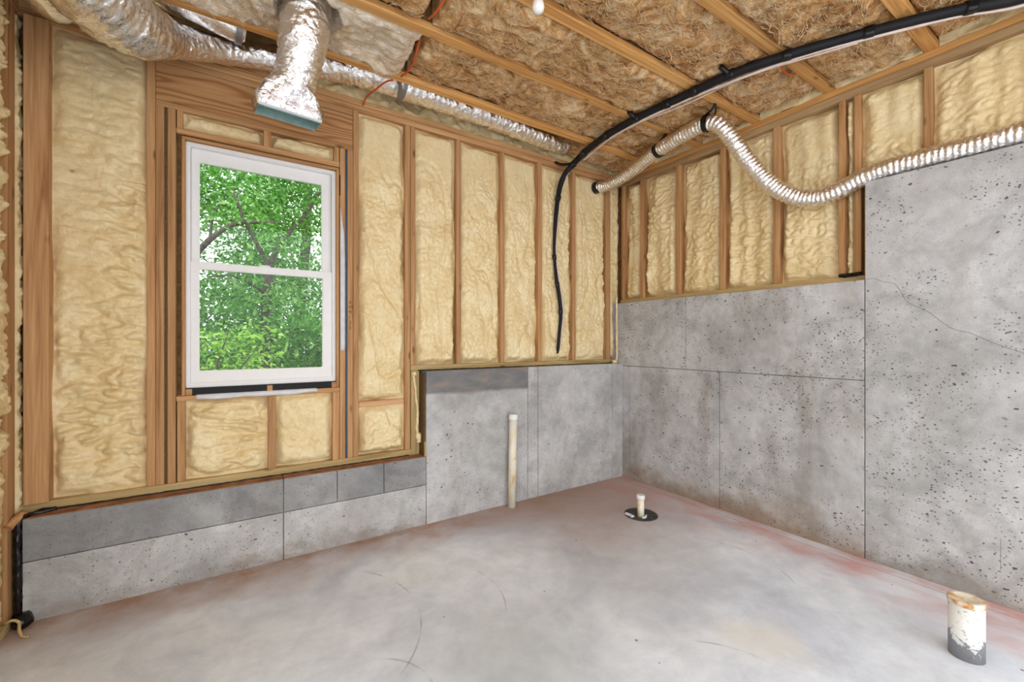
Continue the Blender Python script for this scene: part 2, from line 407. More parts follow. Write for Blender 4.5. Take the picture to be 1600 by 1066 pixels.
def grid_mesh(name, P, closed_u=False):
    """P: (n, m, 3) array of points -> mesh"""
    n, m_ = P.shape[:2]
    me = bpy.data.meshes.new(name)
    idx = np.arange(n*m_).reshape(n, m_)
    if closed_u: idx = np.concatenate([idx, idx[:, :1]], 1)
    q = np.stack([idx[:-1, :-1], idx[:-1, 1:], idx[1:, 1:], idx[1:, :-1]], -1).reshape(-1, 4)
    me.vertices.add(n*m_); me.vertices.foreach_set('co', P.reshape(-1))
    me.loops.add(q.size); me.loops.foreach_set('vertex_index', q.reshape(-1).astype(np.int32))
    me.polygons.add(len(q)); me.polygons.foreach_set('loop_start', np.arange(0, q.size, 4, dtype=np.int32))
    me.update(calc_edges=True); me.validate()
    return me
def smooth_path(pts, step=.01):
    P = np.array(pts, float); P = np.vstack([2*P[0]-P[1], P, 2*P[-1]-P[-2]])
    out = []
    for i in range(1, len(P)-2):
        n = max(2, int(np.linalg.norm(P[i+1]-P[i])/step))
        t = np.linspace(0, 1, n, endpoint=False)[:, None]
        a, b, c, d = P[i-1], P[i], P[i+1], P[i+2]
        out.append(.5*((2*b)+(-a+c)*t+(2*a-5*b+4*c-d)*t**2+(-a+3*b-3*c+d)*t**3))
    out.append(P[-2][None]); return np.vstack(out)
OBST = []                                      # (x, y, z, r) samples of everything that runs up into the joist bays
SOLID = ('foil_jacket', 'insulated_pipe', 'tape_wrap', 'control_cable', 'hanger_tie', 'foil_tube', 'strap_band', 'strap_tail', 'orange_wire', 'tape_band', 'hanger_band', 'hanger_strap')
def sweep(name, pts, rad, seg=20, step=.01, caps=True, flat=None, smooth=True):
    """tube along a path; rad = number or f(s, theta) with s length along the path"""
    C = smooth_path(pts, step); T = np.gradient(C, axis=0); T /= np.linalg.norm(T, axis=1)[:, None]
    up = np.array([0, 0, 1.0]) if abs(T[0][2]) < .9 else np.array([0, 1.0, 0])
    N = np.zeros_like(C); n = up-T[0]*up.dot(T[0]); n /= np.linalg.norm(n)
    for i in range(len(C)):
        n = n-T[i]*n.dot(T[i]); n /= np.linalg.norm(n); N[i] = n
    B = np.cross(T, N); s = np.concatenate([[0], np.cumsum(np.linalg.norm(np.diff(C, axis=0), axis=1))])
    th = np.linspace(0, 2*np.pi, seg, endpoint=False)
    S, TH = np.meshgrid(s, th, indexing='ij')
    R = rad(S, TH) if callable(rad) else np.full_like(S, rad)
    if R.ndim == 0: R = np.full_like(S, R)
    fl = flat or 1
    P = C[:, None]+R[..., None]*(np.cos(TH)[..., None]*N[:, None]*fl+np.sin(TH)[..., None]*B[:, None])
    if name in SOLID: OBST.extend((*C[k], float(R[k].max())) for k in range(0, len(C), 2))
    me = grid_mesh(name, P, True)
    if caps:
        b = bmesh.new(); b.from_mesh(me); b.verts.ensure_lookup_table(); k = len(C)
        b.faces.new([b.verts[i] for i in range(seg)]); b.faces.new([b.verts[(k-1)*seg+i] for i in reversed(range(seg))])
        bmesh.ops.recalc_face_normals(b, faces=b.faces[:]); b.to_mesh(me); b.free()
    return me
def lathe(name, prof, cx, cy, seg=32, axis=None):
    """prof: list of (r, z)"""
    th = np.linspace(0, 2*np.pi, seg, endpoint=False); pr = np.array(prof, float)
    P = np.stack([cx+pr[:, :1]*np.cos(th), cy+pr[:, :1]*np.sin(th), np.repeat(pr[:, 1:], seg, 1)], -1)
    me = grid_mesh(name, P, True)
    b = bmesh.new(); b.from_mesh(me); bmesh.ops.remove_doubles(b, verts=b.verts[:], dist=1e-5)
    bmesh.ops.recalc_face_normals(b, faces=b.faces[:]); b.to_mesh(me); b.free(); return me

# ------------------------------------------------------------------ room measures (metres)
YC, YS = 3.017, 3.12            # back wall: concrete face, stud face
XC, XS = 3.32, 3.415            # right wall: concrete face, stud face
YL = 1.0                        # left wall cut short out of view, so sky light reaches the right wall
XL = -0.86                      # left wall stud face
ZLOW, ZHIGH, ZR, ZT = .503, 1.137, 1.745, 2.353   # concrete tops
PB, PT = 2.975, 3.055           # underside and top of the double top plate
YB = -1.3                       # unseen side, left open so that sky light floods the room
XSTEP = bx(666, YC)
SD = .089                       # stud depth

# ------------------------------------------------------------------ floor, ceiling shell
fl = link('floor', box(-6, 8, -8, 3.35, -.12, 0, 0), 'floor'); tag(fl, 'grey stained concrete slab floor with clay marks', kind='structure')
wb = link('wall_back', box(-.98, 3.6, YS+SD+.002, YS+SD+.014, 0, .5, 0), 'osb')
tag(wb, 'framed window wall with spray foam above low concrete', kind='structure')
wr = link('wall_right', box(XS+SD+.002, XS+SD+.014, YB, 3.25, 0, 3.36, 0), 'osb')
tag(wr, 'framed side wall with spray foam above tall concrete', kind='structure')
wl = link('wall_left', box(XL-SD-.014, XL-SD-.002, YL, 3.25, 0, 3.36, 0), 'osb')
tag(wl, 'framed side wall with spray foam down to the slab', kind='structure')
ce = link('ceiling', box(-1.0, 3.6, YB, 3.3, 3.36, 3.38, 0), 'osb'); tag(ce, 'underside of the floor deck with open joists', kind='structure')

# sheathing behind the back studs, with the window opening left free
WX0, WX1, WZ0, WZ1 = -.226, .648, 1.045, 2.55
for (a, b_, c, d) in ((-.98, WX0, .5, 3.36), (WX1, 3.6, .5, 3.36), (WX0, WX1, .5, WZ0), (WX0, WX1, WZ1, 3.36)):
    link('sheathing_panel', box(a, b_, YS+SD+.002, YS+SD+.014, c, d, 0), 'osb', wb)

# ------------------------------------------------------------------ concrete, panel by panel as the forms left it
J = .0021
def cpanel(parent, x0, x1, y0, y1, z0, z1, mat, along):
    j = J
    if along == 'x': b = box(x0+j, x1-j, y0, y1, z0+(j if z0 > .01 else 0), z1-j, .0035, 2)
    else: b = box(x0, x1, y0+j, y1-j, z0+(j if z0 > .01 else 0), z1-j, .0035, 2)
    return link('concrete_panel', b, mat, parent)
xl = -.825
cb = YS+SD
s443, s527, s600 = bx(443, YC), bx(527, YC), bx(600, YC)
ZB = .294
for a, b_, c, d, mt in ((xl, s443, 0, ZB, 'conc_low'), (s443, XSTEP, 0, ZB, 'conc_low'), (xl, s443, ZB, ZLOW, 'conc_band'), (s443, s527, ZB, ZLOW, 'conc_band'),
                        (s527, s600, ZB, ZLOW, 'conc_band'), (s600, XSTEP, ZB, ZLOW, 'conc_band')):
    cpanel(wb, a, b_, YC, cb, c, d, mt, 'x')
x825, x841, x956 = bx(825, YC), bx(841, YC), bx(956.5, YC)
for a, b_, c, d, mt in ((XSTEP, x825, 0, ZHIGH, 'conc_stain'), (x825, x841, 0, ZHIGH, 'conc_back'), (x841, x956, 0, ZHIGH, 'conc_back'), (x956, XC+.03, 0, ZHIGH, 'conc_back')):
    cpanel(wb, a, b_, YC, cb, c, d, mt, 'x')
link('concrete_core', box(xl+.01, XC+.05, YC+.014, cb-.01, 0, ZLOW-.01, 0), 'conc_band', wb)
link('concrete_core', box(XSTEP+.01, XC+.05, YC+.014, cb-.01, 0, ZHIGH-.01, 0), 'conc_band', wb)
rb = XS+SD
y983, y1071, y1124, y1351 = ry(983, XC), ry(1071, XC), ry(1124, XC), ry(1351, XC)
ZS = 1.113
for a, b_, c, d, mt in ((y983, 3.2, 0, ZS, 'conc_right'), (y1124, y983, 0, ZS, 'conc_right'), (y1351, y1124, 0, ZS, 'conc_right'),
                        (y1071, 3.2, ZS, ZR, 'conc_right'), (y1351, y1071, ZS, ZR, 'conc_right'), (YB, y1351, 0, ZT, 'conc_tall')):
    cpanel(wr, XC, rb, a, b_, c, d, mt, 'y')
link('concrete_core', box(XC+.014, rb-.01, YB+.02, 3.19, 0, ZR-.01, 0), 'conc_band', wr)
# hairline crack across the tall pour
ck = [(1.03, 1.745), (.985, 1.742), (.945, 1.725), (.90, 1.70), (.865, 1.655), (.835, 1.60), (.80, 1.565), (.76, 1.545), (.72, 1.50), (.68, 1.455), (.63, 1.425), (.58, 1.405), (.52, 1.37), (.46, 1.335), (.40, 1.30), (.33, 1.27)]
rnd = random.Random(3)
link('hairline_crack', sweep('hairline_crack', [(XC-.0003, y+rnd.uniform(-.006, .006), z+rnd.uniform(-.006, .006)) for y, z in ck], .0009, 5, .02), 'crack', wr)
link('pencil_mark', sweep('pencil_mark', [(XC-.0003, .468, .18), (XC-.0003, .468, .34)], .0007, 5, .05), 'crack', wr)

# ------------------------------------------------------------------ timber
def stud(parent, u0, u1, z0, z1, mat='stud_z', name='stud', d=SD, front=YS):
    return link(name, box(bx(u0, front), bx(u1, front), front, front+d, z0, z1), mat, parent)
S0 = ZLOW+.045                                 # top of the low sill plate
link('sill_plate', box(-.9, bx(642, YS), YS-.003, YS+SD, ZLOW, S0), 'treated_x', wb)
link('corner_post', box(bx(39.4, YS), bx(79, YS), YS-.03, YS+.06, S0, PB), 'stud_z', wb)
stud(wb, 229, 242.6, S0, PB)
stud(wb, 243, 256.6, S0, 2.687)
link('strand_board_spacer', box(bx(256.8, YS), bx(261.3, YS), YS+.004, YS+SD, S0, 2.687, 0), 'dark_edge', wb)
stud(wb, 261.5, 274.6, S0, 2.687)
stud(wb, 276.5, 289.5, S0, 1.012); stud(wb, 419, 431, S0, 1.012); stud(wb, 520, 530.6, S0, 1.012)
link('window_sill_plate', box(bx(275.2, YS), bx(530.6, YS), YS-.002, YS+SD, 1.012, 1.042), 'stud_x', wb)
link('window_head_plate', box(bx(275.2, YS), bx(530.6, YS), YS, YS+SD, 2.552, 2.588), 'stud_x', wb)
stud(wb, 276, 286, 2.588, 2.687); stud(wb, 412, 424, 2.588, 2.687); stud(wb, 522, 530, 2.588, 2.687)
link('header_flat_plate', box(bx(243, YS), bx(551.6, YS), YS, YS+SD, 2.687, 2.722), 'stud_x', wb)
link('header_board', box(bx(243, YS), bx(551.6, YS), YS+.002, YS+.042, 2.723, 2.936), 'header', wb)
link('header_top_plate', box(bx(243, YS), bx(551.6, YS), YS, YS+SD, 2.937, PB-.001), 'stud_x', wb)
stud(wb, 531, 539.6, S0, 2.687); stud(wb, 543, 551.6, S0, 2.687); stud(wb, 552, 560.5, S0, PB)
link('blue_seal_strip', box(bx(540, YS), bx(542.8, YS), YS+.006, YS+SD, S0, 2.68, 0), 'blue', wb)
link('fire_block', box(bx(561, YS), bx(632, YS), YS+.006, YS+SD, .893, .931), 'pale_x', wb)
stud(wb, 633, 641, S0, PB); stud(wb, 641.6, 649, ZHIGH+.04, PB)
link('sill_plate', box(bx(641.6, YS), XS+.02, YS-.003, YS+SD, ZHIGH, ZHIGH+.04), 'treated_x', wb)
link('step_plate', box(bx(642, YS), bx(655, YS), YS-.004, YS+SD, ZLOW, ZHIGH-.001), 'treated_z', wb)
link('step_filler', box(bx(655.4, YS), XSTEP+.004, YC+.02, YS+SD, ZLOW, ZHIGH-.02), 'dark_edge', wb)
link('step_filler', box(bx(656, YS), XSTEP+.006, YC+.006, YC+.06, ZLOW, ZLOW+.11), 'treated_z', wb)
for a, b_ in ((713, 720.5), (782, 788.5), (841, 847.3), (894, 899.5), (947, 954)):
    stud(wb, a, b_, ZHIGH+.04, PB)
for z in (PB, PB+.041):
    link('top_plate', box(-.93, XS+SD-.02, YS-.002-(z > PB)*.004, YS+SD, z, z+.0395), 'stud_x', wb)

# right wall timber
R0 = ZR+.04
link('sill_plate', box(XS-.003, XS+SD, y1351+.002, YS+.01, ZR, R0), 'treated_y', wr)
link('end_plate', box(XS-.002, XS+SD, y1351+.002, y1351+.03, R0, ZT), 'treated_z', wr)
link('sill_plate', box(XS-.002, XS+SD, YB, y1351+.03, ZT, ZT+.04), 'treated_y', wr)
rstuds = []
for u0, u1, z0, mt in ((965, 975, R0, 'stud_z'), (1000, 1006, R0, 'stud_z'), (1056, 1062.5, R0, 'stud_z'), (1125, 1132.5, R0, 'stud_z'), (1208, 1217.5, R0, 'stud_z'),
                       (1310, 1320, R0, 'stud_z'), (1334, 1345, R0, 'stud_z'), (1443, 1456, ZT+.04, 'stud_z')):
    y1, y0 = ry(u0, XS), ry(u1, XS)
    y1 = min(y1, YS-.004); y0 = min(y0, y1-.037)
    rstuds.append((y0, y1)); link('stud', box(XS, XS+SD, y0, y1, z0, PB-.015), mt, wr)
yy = rstuds[-1][0]-.37
while yy > YB+.1:
    rstuds.append((yy-.038, yy)); link('stud', box(XS, XS+SD, yy-.038, yy, ZT+.04, PB-.015), 'stud_z', wr); yy -= .406
for z, mt in ((PB-.015, 'grey_y'), (PB+.034, 'joist_y')):
    link('top_plate', box(XS-.004+(z > PB)*.005, XS+SD, YB, YS-.004, z, z+.0465), mt, wr)

# left wall timber and foam (only its far end shows)
link('sill_plate', box(XL-SD, XL+.006, YL, 3.0, 0, .04), 'treated_y', wl)
for y1 in (3.077, 2.955-.35, 2.2, 1.79, 1.38, 1.04):
    link('stud', box(XL-SD, XL, y1-.1 if y1 > 3 else y1-.038, y1-.012 if y1 > 3 else y1, .04, PB), 'stud_z', wl)
for z in (PB, PB+.041): link('top_plate', box(XL-SD, XL, YL, YS-.01, z, z+.0395), 'stud_y', wl)
link('plate_end', sweep('plate_end', [(XL+.002, 2.975, ZLOW-.02), (XL+.012, 3.0, ZLOW+.0), (XL+.03, 3.06, ZLOW+.02)], .018, 8, .02), 'stud_y', wl)

# ------------------------------------------------------------------ spray foam, one bay at a time
def foam(parent, plane, a0, a1, z0, z1, mat, style, seed, rec=.012, res=.0075, edge=.04, name='spray_foam'):
    na, nz = max(4, int((a1-a0)/res)+1), max(4, int((z1-z0)/res)+1)
    A, Z = np.meshgrid(np.linspace(a0, a1, na), np.linspace(z0, z1, nz), indexing='xy')
    da = np.minimum(A-a0, a1-A); dz = np.minimum(Z-z0, z1-Z)
    s = seed*13.7
    da2 = da-.012*(.5+perlin(A*3+s, Z*16, s))*sstep(0, .004, da); dz2 = dz-.01*(.5+perlin(A*16+s, Z*3, s))*sstep(0, .004, dz)
    e = sstep(0, edge, da2)**.6*sstep(0, edge, dz2)**.6
    warpx = .02*perlin(A*7, Z*7, s+3); warpz = .02*perlin(A*7, Z*7, s+9)
    a, z = A+warpx, Z+warpz
    large = fbm(a*2.2, z*2.0, s, 2)
    if style == 'fold':
        f1 = 1-np.abs(perlin(a*3.0, z*11+1.5*a, s))*2; f2 = 1-np.abs(perlin(a*9, z*24, s+5))*2
        bub = np.abs(perlin(a*13, z*20, s+7))*.9+np.abs(perlin(a*28, z*34, s+8))*.6
        sm = .25+.75*sstep(-.05, .25, perlin(a*1.6, z*1.1, s+2)+.28)
        h = .028*large+sm*(-.040*np.clip(f1, 0, 1)**2-.024*np.clip(f2, 0, 1)**1.5+.030*bub)
    elif style == 'bubble':
        top = .12+.88*sstep(.0, .22, (z1-Z)/(z1-z0)-.06+.1*perlin(a*4, z*2, s))
        bub = np.abs(perlin(a*24, z*24, s+7))*.8+np.abs(perlin(a*46, z*46, s+8))*.45
        big = np.abs(perlin(a*7, z*5, s+4))
        h = .022*large+top*(.024*bub+.030*big-.022*np.exp(-(np.abs(perlin(a*4.0, z*1.2, s+11))/.035)**2))
    elif style == 'ridge':
        rg = perlin(a*11, z*1.4, s); bub = np.abs(perlin(a*20, z*26, s+6))
        sm = .2+.8*sstep(-.2, .3, fbm(a*2, z*2, s+1, 2)+.3)
        h = .030*large+.026*rg+sm*(.028*bub+.022*np.abs(perlin(a*9, z*16, s+2)))
    else:                                       # soft
        h = .018*large+.020*np.abs(perlin(a*12, z*12, s))+.012*np.abs(perlin(a*30, z*30, s))
    D = rec+(1-e)*(.022+.026*sstep(-.3, .4, perlin(A*4, Z*2.5, s+21)))-h*e                     # depth behind the stud faces
    D = np.clip(D, -.02, .085)
    if plane == 'back': P = np.stack([A, YS+D, Z], -1)
    elif plane == 'right': P = np.stack([XS+D, A, Z], -1)
    else: P = np.stack([XL-D, A, Z], -1)
    if plane != 'back': P = P[:, ::-1]
    if plane == 'left': P = P[:, ::-1]
    return link(name, grid_mesh(name, P), mat, parent, True)
bays = [(79, 229, S0, PB, 'foam', 'fold', 1, .0), (289.5, 419, S0, 1.012, 'foam', 'fold', 2, .006), (431, 520, S0, 1.012, 'foam', 'soft', 3, .006),
        (286, 412, 2.588, 2.687, 'foam', 'soft', 4, .01), (424, 522, 2.588, 2.687, 'foam', 'soft', 5, .01),
        (560.5, 633, .931, PB, 'foam', 'bubble', 6, .008), (560.5, 633, S0, .893, 'foam', 'bubble', 7, .008),
        (649, 713, ZHIGH+.04, PB, 'foam', 'bubble', 8, .01), (720.5, 782, ZHIGH+.04, PB, 'foam', 'bubble', 9, .012), (788.5, 841, ZHIGH+.04, PB, 'foam', 'bubble', 10, .012),
        (847.3, 894, ZHIGH+.04, PB, 'foam', 'bubble', 11, .012), (899.5, 947, ZHIGH+.04, PB, 'foam', 'bubble', 12, .012)]
for u0, u1, z0, z1, mt, stl, sd, rc in bays:
    foam(wb, 'back', bx(u0, YS)-.002, bx(u1, YS)+.002, z0, z1, mt, stl, sd, rc, edge=.03 if z1-z0 < .2 else .045)
foam(wb, 'back', bx(954, YS)-.002, XS+.02, ZHIGH+.04, PB, 'foam', 'soft', 13, .03)
for k in range(len(rstuds)-1):
    hi, lo = rstuds[k][0], rstuds[k+1][1]
    z0 = R0 if lo > y1351 else ZT+.04
    if hi-lo > .03: foam(wr, 'right', lo-.002, hi+.002, z0 if k != 6 else ZT+.04, PB-.015, 'foam', 'ridge', 30+k, .03 if lo > y1351 else .015, edge=.05 if hi-lo > .2 else .02)
foam(wl, 'left', 3.06, 3.17, .04, PB, 'foam', 'soft', 50, .0, edge=.02)
foam(wl, 'left', 2.6, 2.985, .04, PB, 'foam', 'fold', 51, .0)
for k, (a, b_) in enumerate(((2.2, 2.567), (1.79, 2.162), (1.38, 1.752), (1.04, 1.342))):
    foam(wl, 'left', a, b_, .04, PB, 'foam', 'fold', 52+k, .0, res=.015)
# rim foam above the plates
def rim(parent, plane, a0, a1, seed):
    na = int((a1-a0)/.012); A, S = np.meshgrid(np.linspace(a0, a1, na), np.linspace(0, 1, 24), indexing='xy')
    n = .016*np.abs(perlin(A*14, S*5, seed))+.010*np.abs(perlin(A*34, S*11, seed))+.014*perlin(A*3, S*2, seed)
    Z = PT-.004+S*.31; D = .005+.075*S**.8-n*2.0
    P = np.stack([A, YS+D+.01, Z], -1) if plane == 'back' else np.stack([XS+D+.01, A, Z], -1)[:, ::-1]
    link('rim_foam', grid_mesh('rim_foam', P), 'foam', parent, True)
rim(wb, 'back', -.9, 3.45, 71.3)

for a, b_ in ((xl, s443-J), (s443+J, XSTEP-.002)):
    link('clay_film', box(a+.004, b_, YC+.004, YS, ZLOW-.004, ZLOW+.0015, 0), 'clay', wb)
# tar, sealant and foam beads
def bead(parent, pts, r, mat, seed, name, lump=.45, seg=10):
    return link(name, sweep(name, pts, lambda S, T: r*(1+lump*perlin(S*28, np.cos(T), np.sin(T)*1.0+seed)*1.4), seg, .008), mat, parent, True)
bead(wb, [(xl-.012, YC+.006, .03), (xl-.012, YC+.002, .25), (xl-.01, YC+.004, ZLOW-.02), (xl+.02, YC+.05, ZLOW+.004), (xl+.10, YS-.02, ZLOW+.004)], .014, 'tar', 2.2, 'tar_bead')
link('tar_blob', sweep('tar_blob', [(xl+.008, YC-.062, .020), (xl+.010, YC-.02, .028), (xl+.008, YC+.02, .024)], lambda S, T: .036*np.sqrt(np.clip(1-((S-.042)/.043)**2, .02, 1))*(1+.35*perlin(S*40, np.cos(T)*2, np.sin(T)*2)), 16, .004), 'tar', wb, True)
bead(wb, [(xl+.08, YS-.012, ZLOW+.003), (.2, YS-.008, ZLOW+.002), (1.13, YS-.006, ZLOW+.002)], .0055, 'tar', 7.7, 'tar_bead')
bead(wb, [(1.2, YS-.005, ZHIGH+.001), (2.2, YS-.005, ZHIGH), (3.3, YS-.005, ZHIGH)], .004, 'tar', 9.7, 'tar_bead')
bead(wb, [(bx(645, YS), YS-.008, ZHIGH-.02), (bx(648, YS), YS-.010, ZHIGH-.12), (bx(650, YS), YS-.008, ZHIGH-.22), (bx(652, YS), YS-.008, ZHIGH-.33), (bx(651, YS), YS-.008, ZHIGH-.44), (bx(653, YS), YS-.012, ZHIGH-.52)], .010, 'foam', 1.7, 'foam_bead')
bead(wb, [(bx(645, YS), YS-.010, ZHIGH-.01), (bx(647, YS), YS-.012, ZHIGH-.035)], .02, 'foam', 3.1, 'foam_bead')
bead(wb, [(bx(652, YS), YS-.014, ZHIGH-.47), (bx(653.5, YS), YS-.014, ZHIGH-.54)], .022, 'foam', 5.1, 'foam_bead')
bead(wr, [(XC-.002, YS-.03, ZR+.06), (XC-.004, YS-.03, 1.6), (XC-.002, YS-.03, 1.4), (XC-.002, YS-.03, 1.2), (XC-.03, YS-.04, ZHIGH+.015)], .010, 'foam', 6.4, 'foam_bead')
bead(wr, [(XC-.08, YS-.05, ZHIGH+.015), (XC-.03, YS-.05, ZHIGH+.014)], .018, 'foam', 6.9, 'foam_bead')
bead(wr, [(XS-.02, y1351+.04, ZR+.047), (XS-.02, y1351+.16, ZR+.047)], .012, 'tar', 8.2, 'tar_bead')

# ------------------------------------------------------------------ joists
JY = [2.73, 2.235, 1.75, 1.262, .752, .262, -.226, -.714, -1.2]
for y in JY:
    j = link('joist', box(-.95, XS+.07, y-.0325, y+.0325, PT+.0005, PT+.040), 'joist_x', ce)
    link('web', box(-.95, XS+.07, y-.005, y+.005, PT+.038, 3.325, 0), 'osb', j)
    link('upper_flange', box(-.95, XS+.07, y-.0325, y+.0325, 3.322, 3.3595, 0), 'joist_x', j)
for k in range(len(JY)-1):
    a0, a1 = JY[k+1]+.034, JY[k]-.034
    nseed = 90.3+k
    na = int((a1-a0)/.012); A, S = np.meshgrid(np.linspace(a0, a1, na), np.linspace(0, 1, 22), indexing='xy')
    n = .02*np.abs(perlin(A*12, S*5, nseed))+.010*np.abs(perlin(A*30, S*11, nseed))+.02*perlin(A*4, S*2, nseed)
    P = np.stack([XS+.012-.05*S+.06*S*S-n, A, PT-.004+S*.25], -1)[:, ::-1]
    link('rim_foam', grid_mesh('rim_foam', P), 'foam', wr, True)

# ------------------------------------------------------------------ window
win = thing('window_1', 'white double-hung window set in bare wood framing', None, ((WX0+WX1)/2, YS, WZ0), kind='structure')
WX0j, WX1j = bx(284, YS), bx(529.5, YS)
for q in ((WX0j, WX0j+.016, 1.045, 2.526), (WX1j-.016, WX1j, 1.045, 2.526), (WX0j, WX1j, 2.5265, 2.5425)):
    link('jamb_extension', box(q[0], q[1], YS-.008, YS+.05, q[2], q[3], .002), 'stud_x' if q[1]-q[0] > .1 else 'stud_z', win)
FX0, FX1, FZ0, FZ1 = WX0j+.016, WX1j-.016, 1.085, 2.527
link('window_frame', ring(FX0, FX1, FZ0, FZ1, .022, .022, .03, .022, YS+.022, YS+.10), 'vinyl', win)
GX0, GX1 = bx(312, YS+.06), bx(503, YS+.06)
lo = link('lower_sash', ring(FX0+.02, FX1-.02, FZ0+.02, 1.832, GX0-FX0-.02, FX1-.02-GX1, .078, .045, YS+.034, YS+.062), 'vinyl', win)
link('pane', box(GX0-.006, GX1+.006, YS+.047, YS+.051, FZ0+.09, 1.80, 0), 'glass', lo)
up = link('upper_sash', ring(FX0+.02, FX1-.02, 1.79, FZ1-.018, GX0-FX0-.02, FX1-.02-GX1, .042, .078, YS+.066, YS+.094), 'vinyl', win)
link('pane', box(GX0-.006, GX1+.006, YS+.079, YS+.083, 1.82, FZ1-.08, 0), 'glass', up)
link('sash_lock', box((GX0+GX1)/2-.03, (GX0+GX1)/2+.03, YS+.036, YS+.06, 1.832, 1.842, .003), 'vinyl', win)
link('sill_flashing', box(FX0-.006, FX1+.004, YS+.004, YS+.07, 1.046, 1.084, .002), 'black', win)
for x in (FX0+.002, (FX0+FX1)/2-.0, FX1-.03): link('shim', box(x, x+.03, YS, YS+.05, 1.044, 1.08, .001), 'stud_x', win)
# torn flashing membrane hanging over the sill
n = 60; xs = np.linspace(FX0+.05, FX1-.12, n); V = []
prf = [(.03, 1.051), (.0, 1.0435), (-.0045, 1.040), (-.0055, 1.030)]
dr = .010+.014*perlin(xs*7, 0, 3.3)
P = np.stack([np.stack([xs, np.full(n, YS+y), np.full(n, z)-(dr*(.5*(i == 2)+(i == 3)))], -1) for i, (y, z) in enumerate(prf)], 0)
o = link('torn_membrane', grid_mesh('torn_membrane', P), 'wrap', win, True); so = o.modifiers.new('t', 'SOLIDIFY'); so.thickness = .0008
# torn white wrap beside the window
zz = np.linspace(1.295, 2.27, 70); wv = np.interp(zz, [1.295, 1.30, 1.9, 2.1, 2.27], [.030, .034, .034, .028, .003])+.002*perlin(zz*30, 0, 1)
P = np.stack([np.stack([np.full(70, bx(531, YS)+.002), YS-.003-.003*np.abs(perlin(zz*6, 1, 2)), zz], -1), np.stack([bx(531, YS)+wv*.5, YS-.0045-.006*np.abs(perlin(zz*5, 3, 2)), zz], -1), np.stack([bx(531, YS)+wv, YS-.003-.003*np.abs(perlin(zz*8, 5, 2)), zz], -1)], 0)
o = link('torn_house_wrap', grid_mesh('torn_house_wrap', P), 'wrap', wb, True); so = o.modifiers.new('t', 'SOLIDIFY'); so.thickness = .0008
link('rubber_shim', box(bx(529.8, YS), bx(532, YS), YS-.002, YS+.03, 2.36, 2.50, .002), 'black', wb)

# pencilled note on the stud beside the window
def text(body, size, mat, parent, mtx, name='lettering'):
    c = bpy.data.curves.new(name, 'FONT'); c.body = body; c.size = size; c.extrude = .0002
    t = bpy.data.objects.new('tmp', c); COL.objects.link(t)
    dg = bpy.context.evaluated_depsgraph_get(); me = bpy.data.meshes.new_from_object(t.evaluated_get(dg)); bpy.data.objects.remove(t)
    me.transform(mtx); return link(name, me, mat, parent)
R90 = Matrix.Rotation(math.pi/2, 4, 'X')
text('x\nH\n9\n/\n2\n5', .036, 'ink', wb, Matrix.Translation((bx(545, YS), YS-.0006, 1.62)) @ R90, 'pencil_note')

# ------------------------------------------------------------------ foil ducts along the window wall
def crinkle(r, amp, ks, seed, rib=0, kr=0):
    def f(S, T):
        q = r(S) if callable(r) else r
        w = perlin(S*ks, np.cos(T)*2.2+seed, np.sin(T)*2.2)+.6*perlin(S*ks*2.3, np.cos(T)*4+seed, np.sin(T)*4)
        k = 1-2*np.abs(perlin(S*ks*1.7+np.sin(T)*1.2, np.cos(T)*1.5, seed+np.sin(T)*1.5))
        out = q*(1+amp*.8*w+amp*1.7*np.clip(k, 0, 1)**3)
        if rib: out = out*(1+rib*np.abs(np.sin(S*kr*np.pi+T*.5)))
        return out
    return f
d1 = thing('insulated_duct', 'large crinkled foil duct bending along the top of the window wall', 'duct', (-.36, 2.68, 2.7))
pA = [(-.66, 1.55, 2.78), (-.60, 2.0, 2.80), (-.50, 2.38, 2.815), (-.37, 2.67, 2.855), (-.21, 2.905, 2.965), (.06, 3.03, 3.07), (.36, 3.0, 3.115), (.62, 2.96, 3.16), (1.0, 2.945, 3.165), (1.6, 2.94, 3.15), (2.1, 2.95, 3.13), (2.53, 2.98, 3.105)]
rA = lambda S: np.interp(S, [0, 1.05, 1.25, 1.42, 1.7, 2.0, 2.3, 2.6, 4.0, 4.25], [.155, .15, .125, .085, .066, .072, .098, .10, .088, .07])
link('foil_jacket', sweep('foil_jacket', pA, crinkle(rA, .05, 16, 1.3), 56, .008), 'foil_dense', d1, True)
for s_, tilt in ((1.02, 0), (1.72, 0)):
    x = s_; link('hanger_band', sweep('hanger_band', [(x-.012, 2.945, 3.162), (x+.012, 2.945, 3.161)], .107, 36, .006, caps=False), 'strap', d1, True)
d2 = thing('insulated_duct', 'smooth foil duct with grey taped end lying above the bent duct', 'duct', (-.2, 2.87, 3.0))
link('foil_jacket', sweep('foil_jacket', [(-.75, 2.855, 3.20), (-.4, 2.855, 3.18), (-.1, 2.855, 3.145), (.09, 2.86, 3.115)], crinkle(lambda S: .085*np.sqrt(np.clip(1-((S-.78)/.09).clip(0, .93)**2, .1, 1)), .018, 9, 3.9), 40, .009), 'foil', d2, True)
link('tape_band', sweep('tape_band', [(.045, 2.859, 3.121), (.075, 2.86, 3.118)], .086, 32, .008, caps=False), 'strap', d2, True)
d3 = thing('insulated_duct', 'short foil duct end pointing out above the corner post', 'duct', (-.7, 2.9, 2.95))
link('foil_jacket', sweep('foil_jacket', [(-.76, 2.42, 2.97), (-.75, 2.60, 2.962), (-.71, 2.82, 2.955), (-.63, 2.96, 2.95)], crinkle(lambda S: .085*np.sqrt(np.clip(1-((S-.44)/.12).clip(0, .95)**2, .08, 1)), .03, 9, 5.9), 40, .009), 'foil', d3, True)
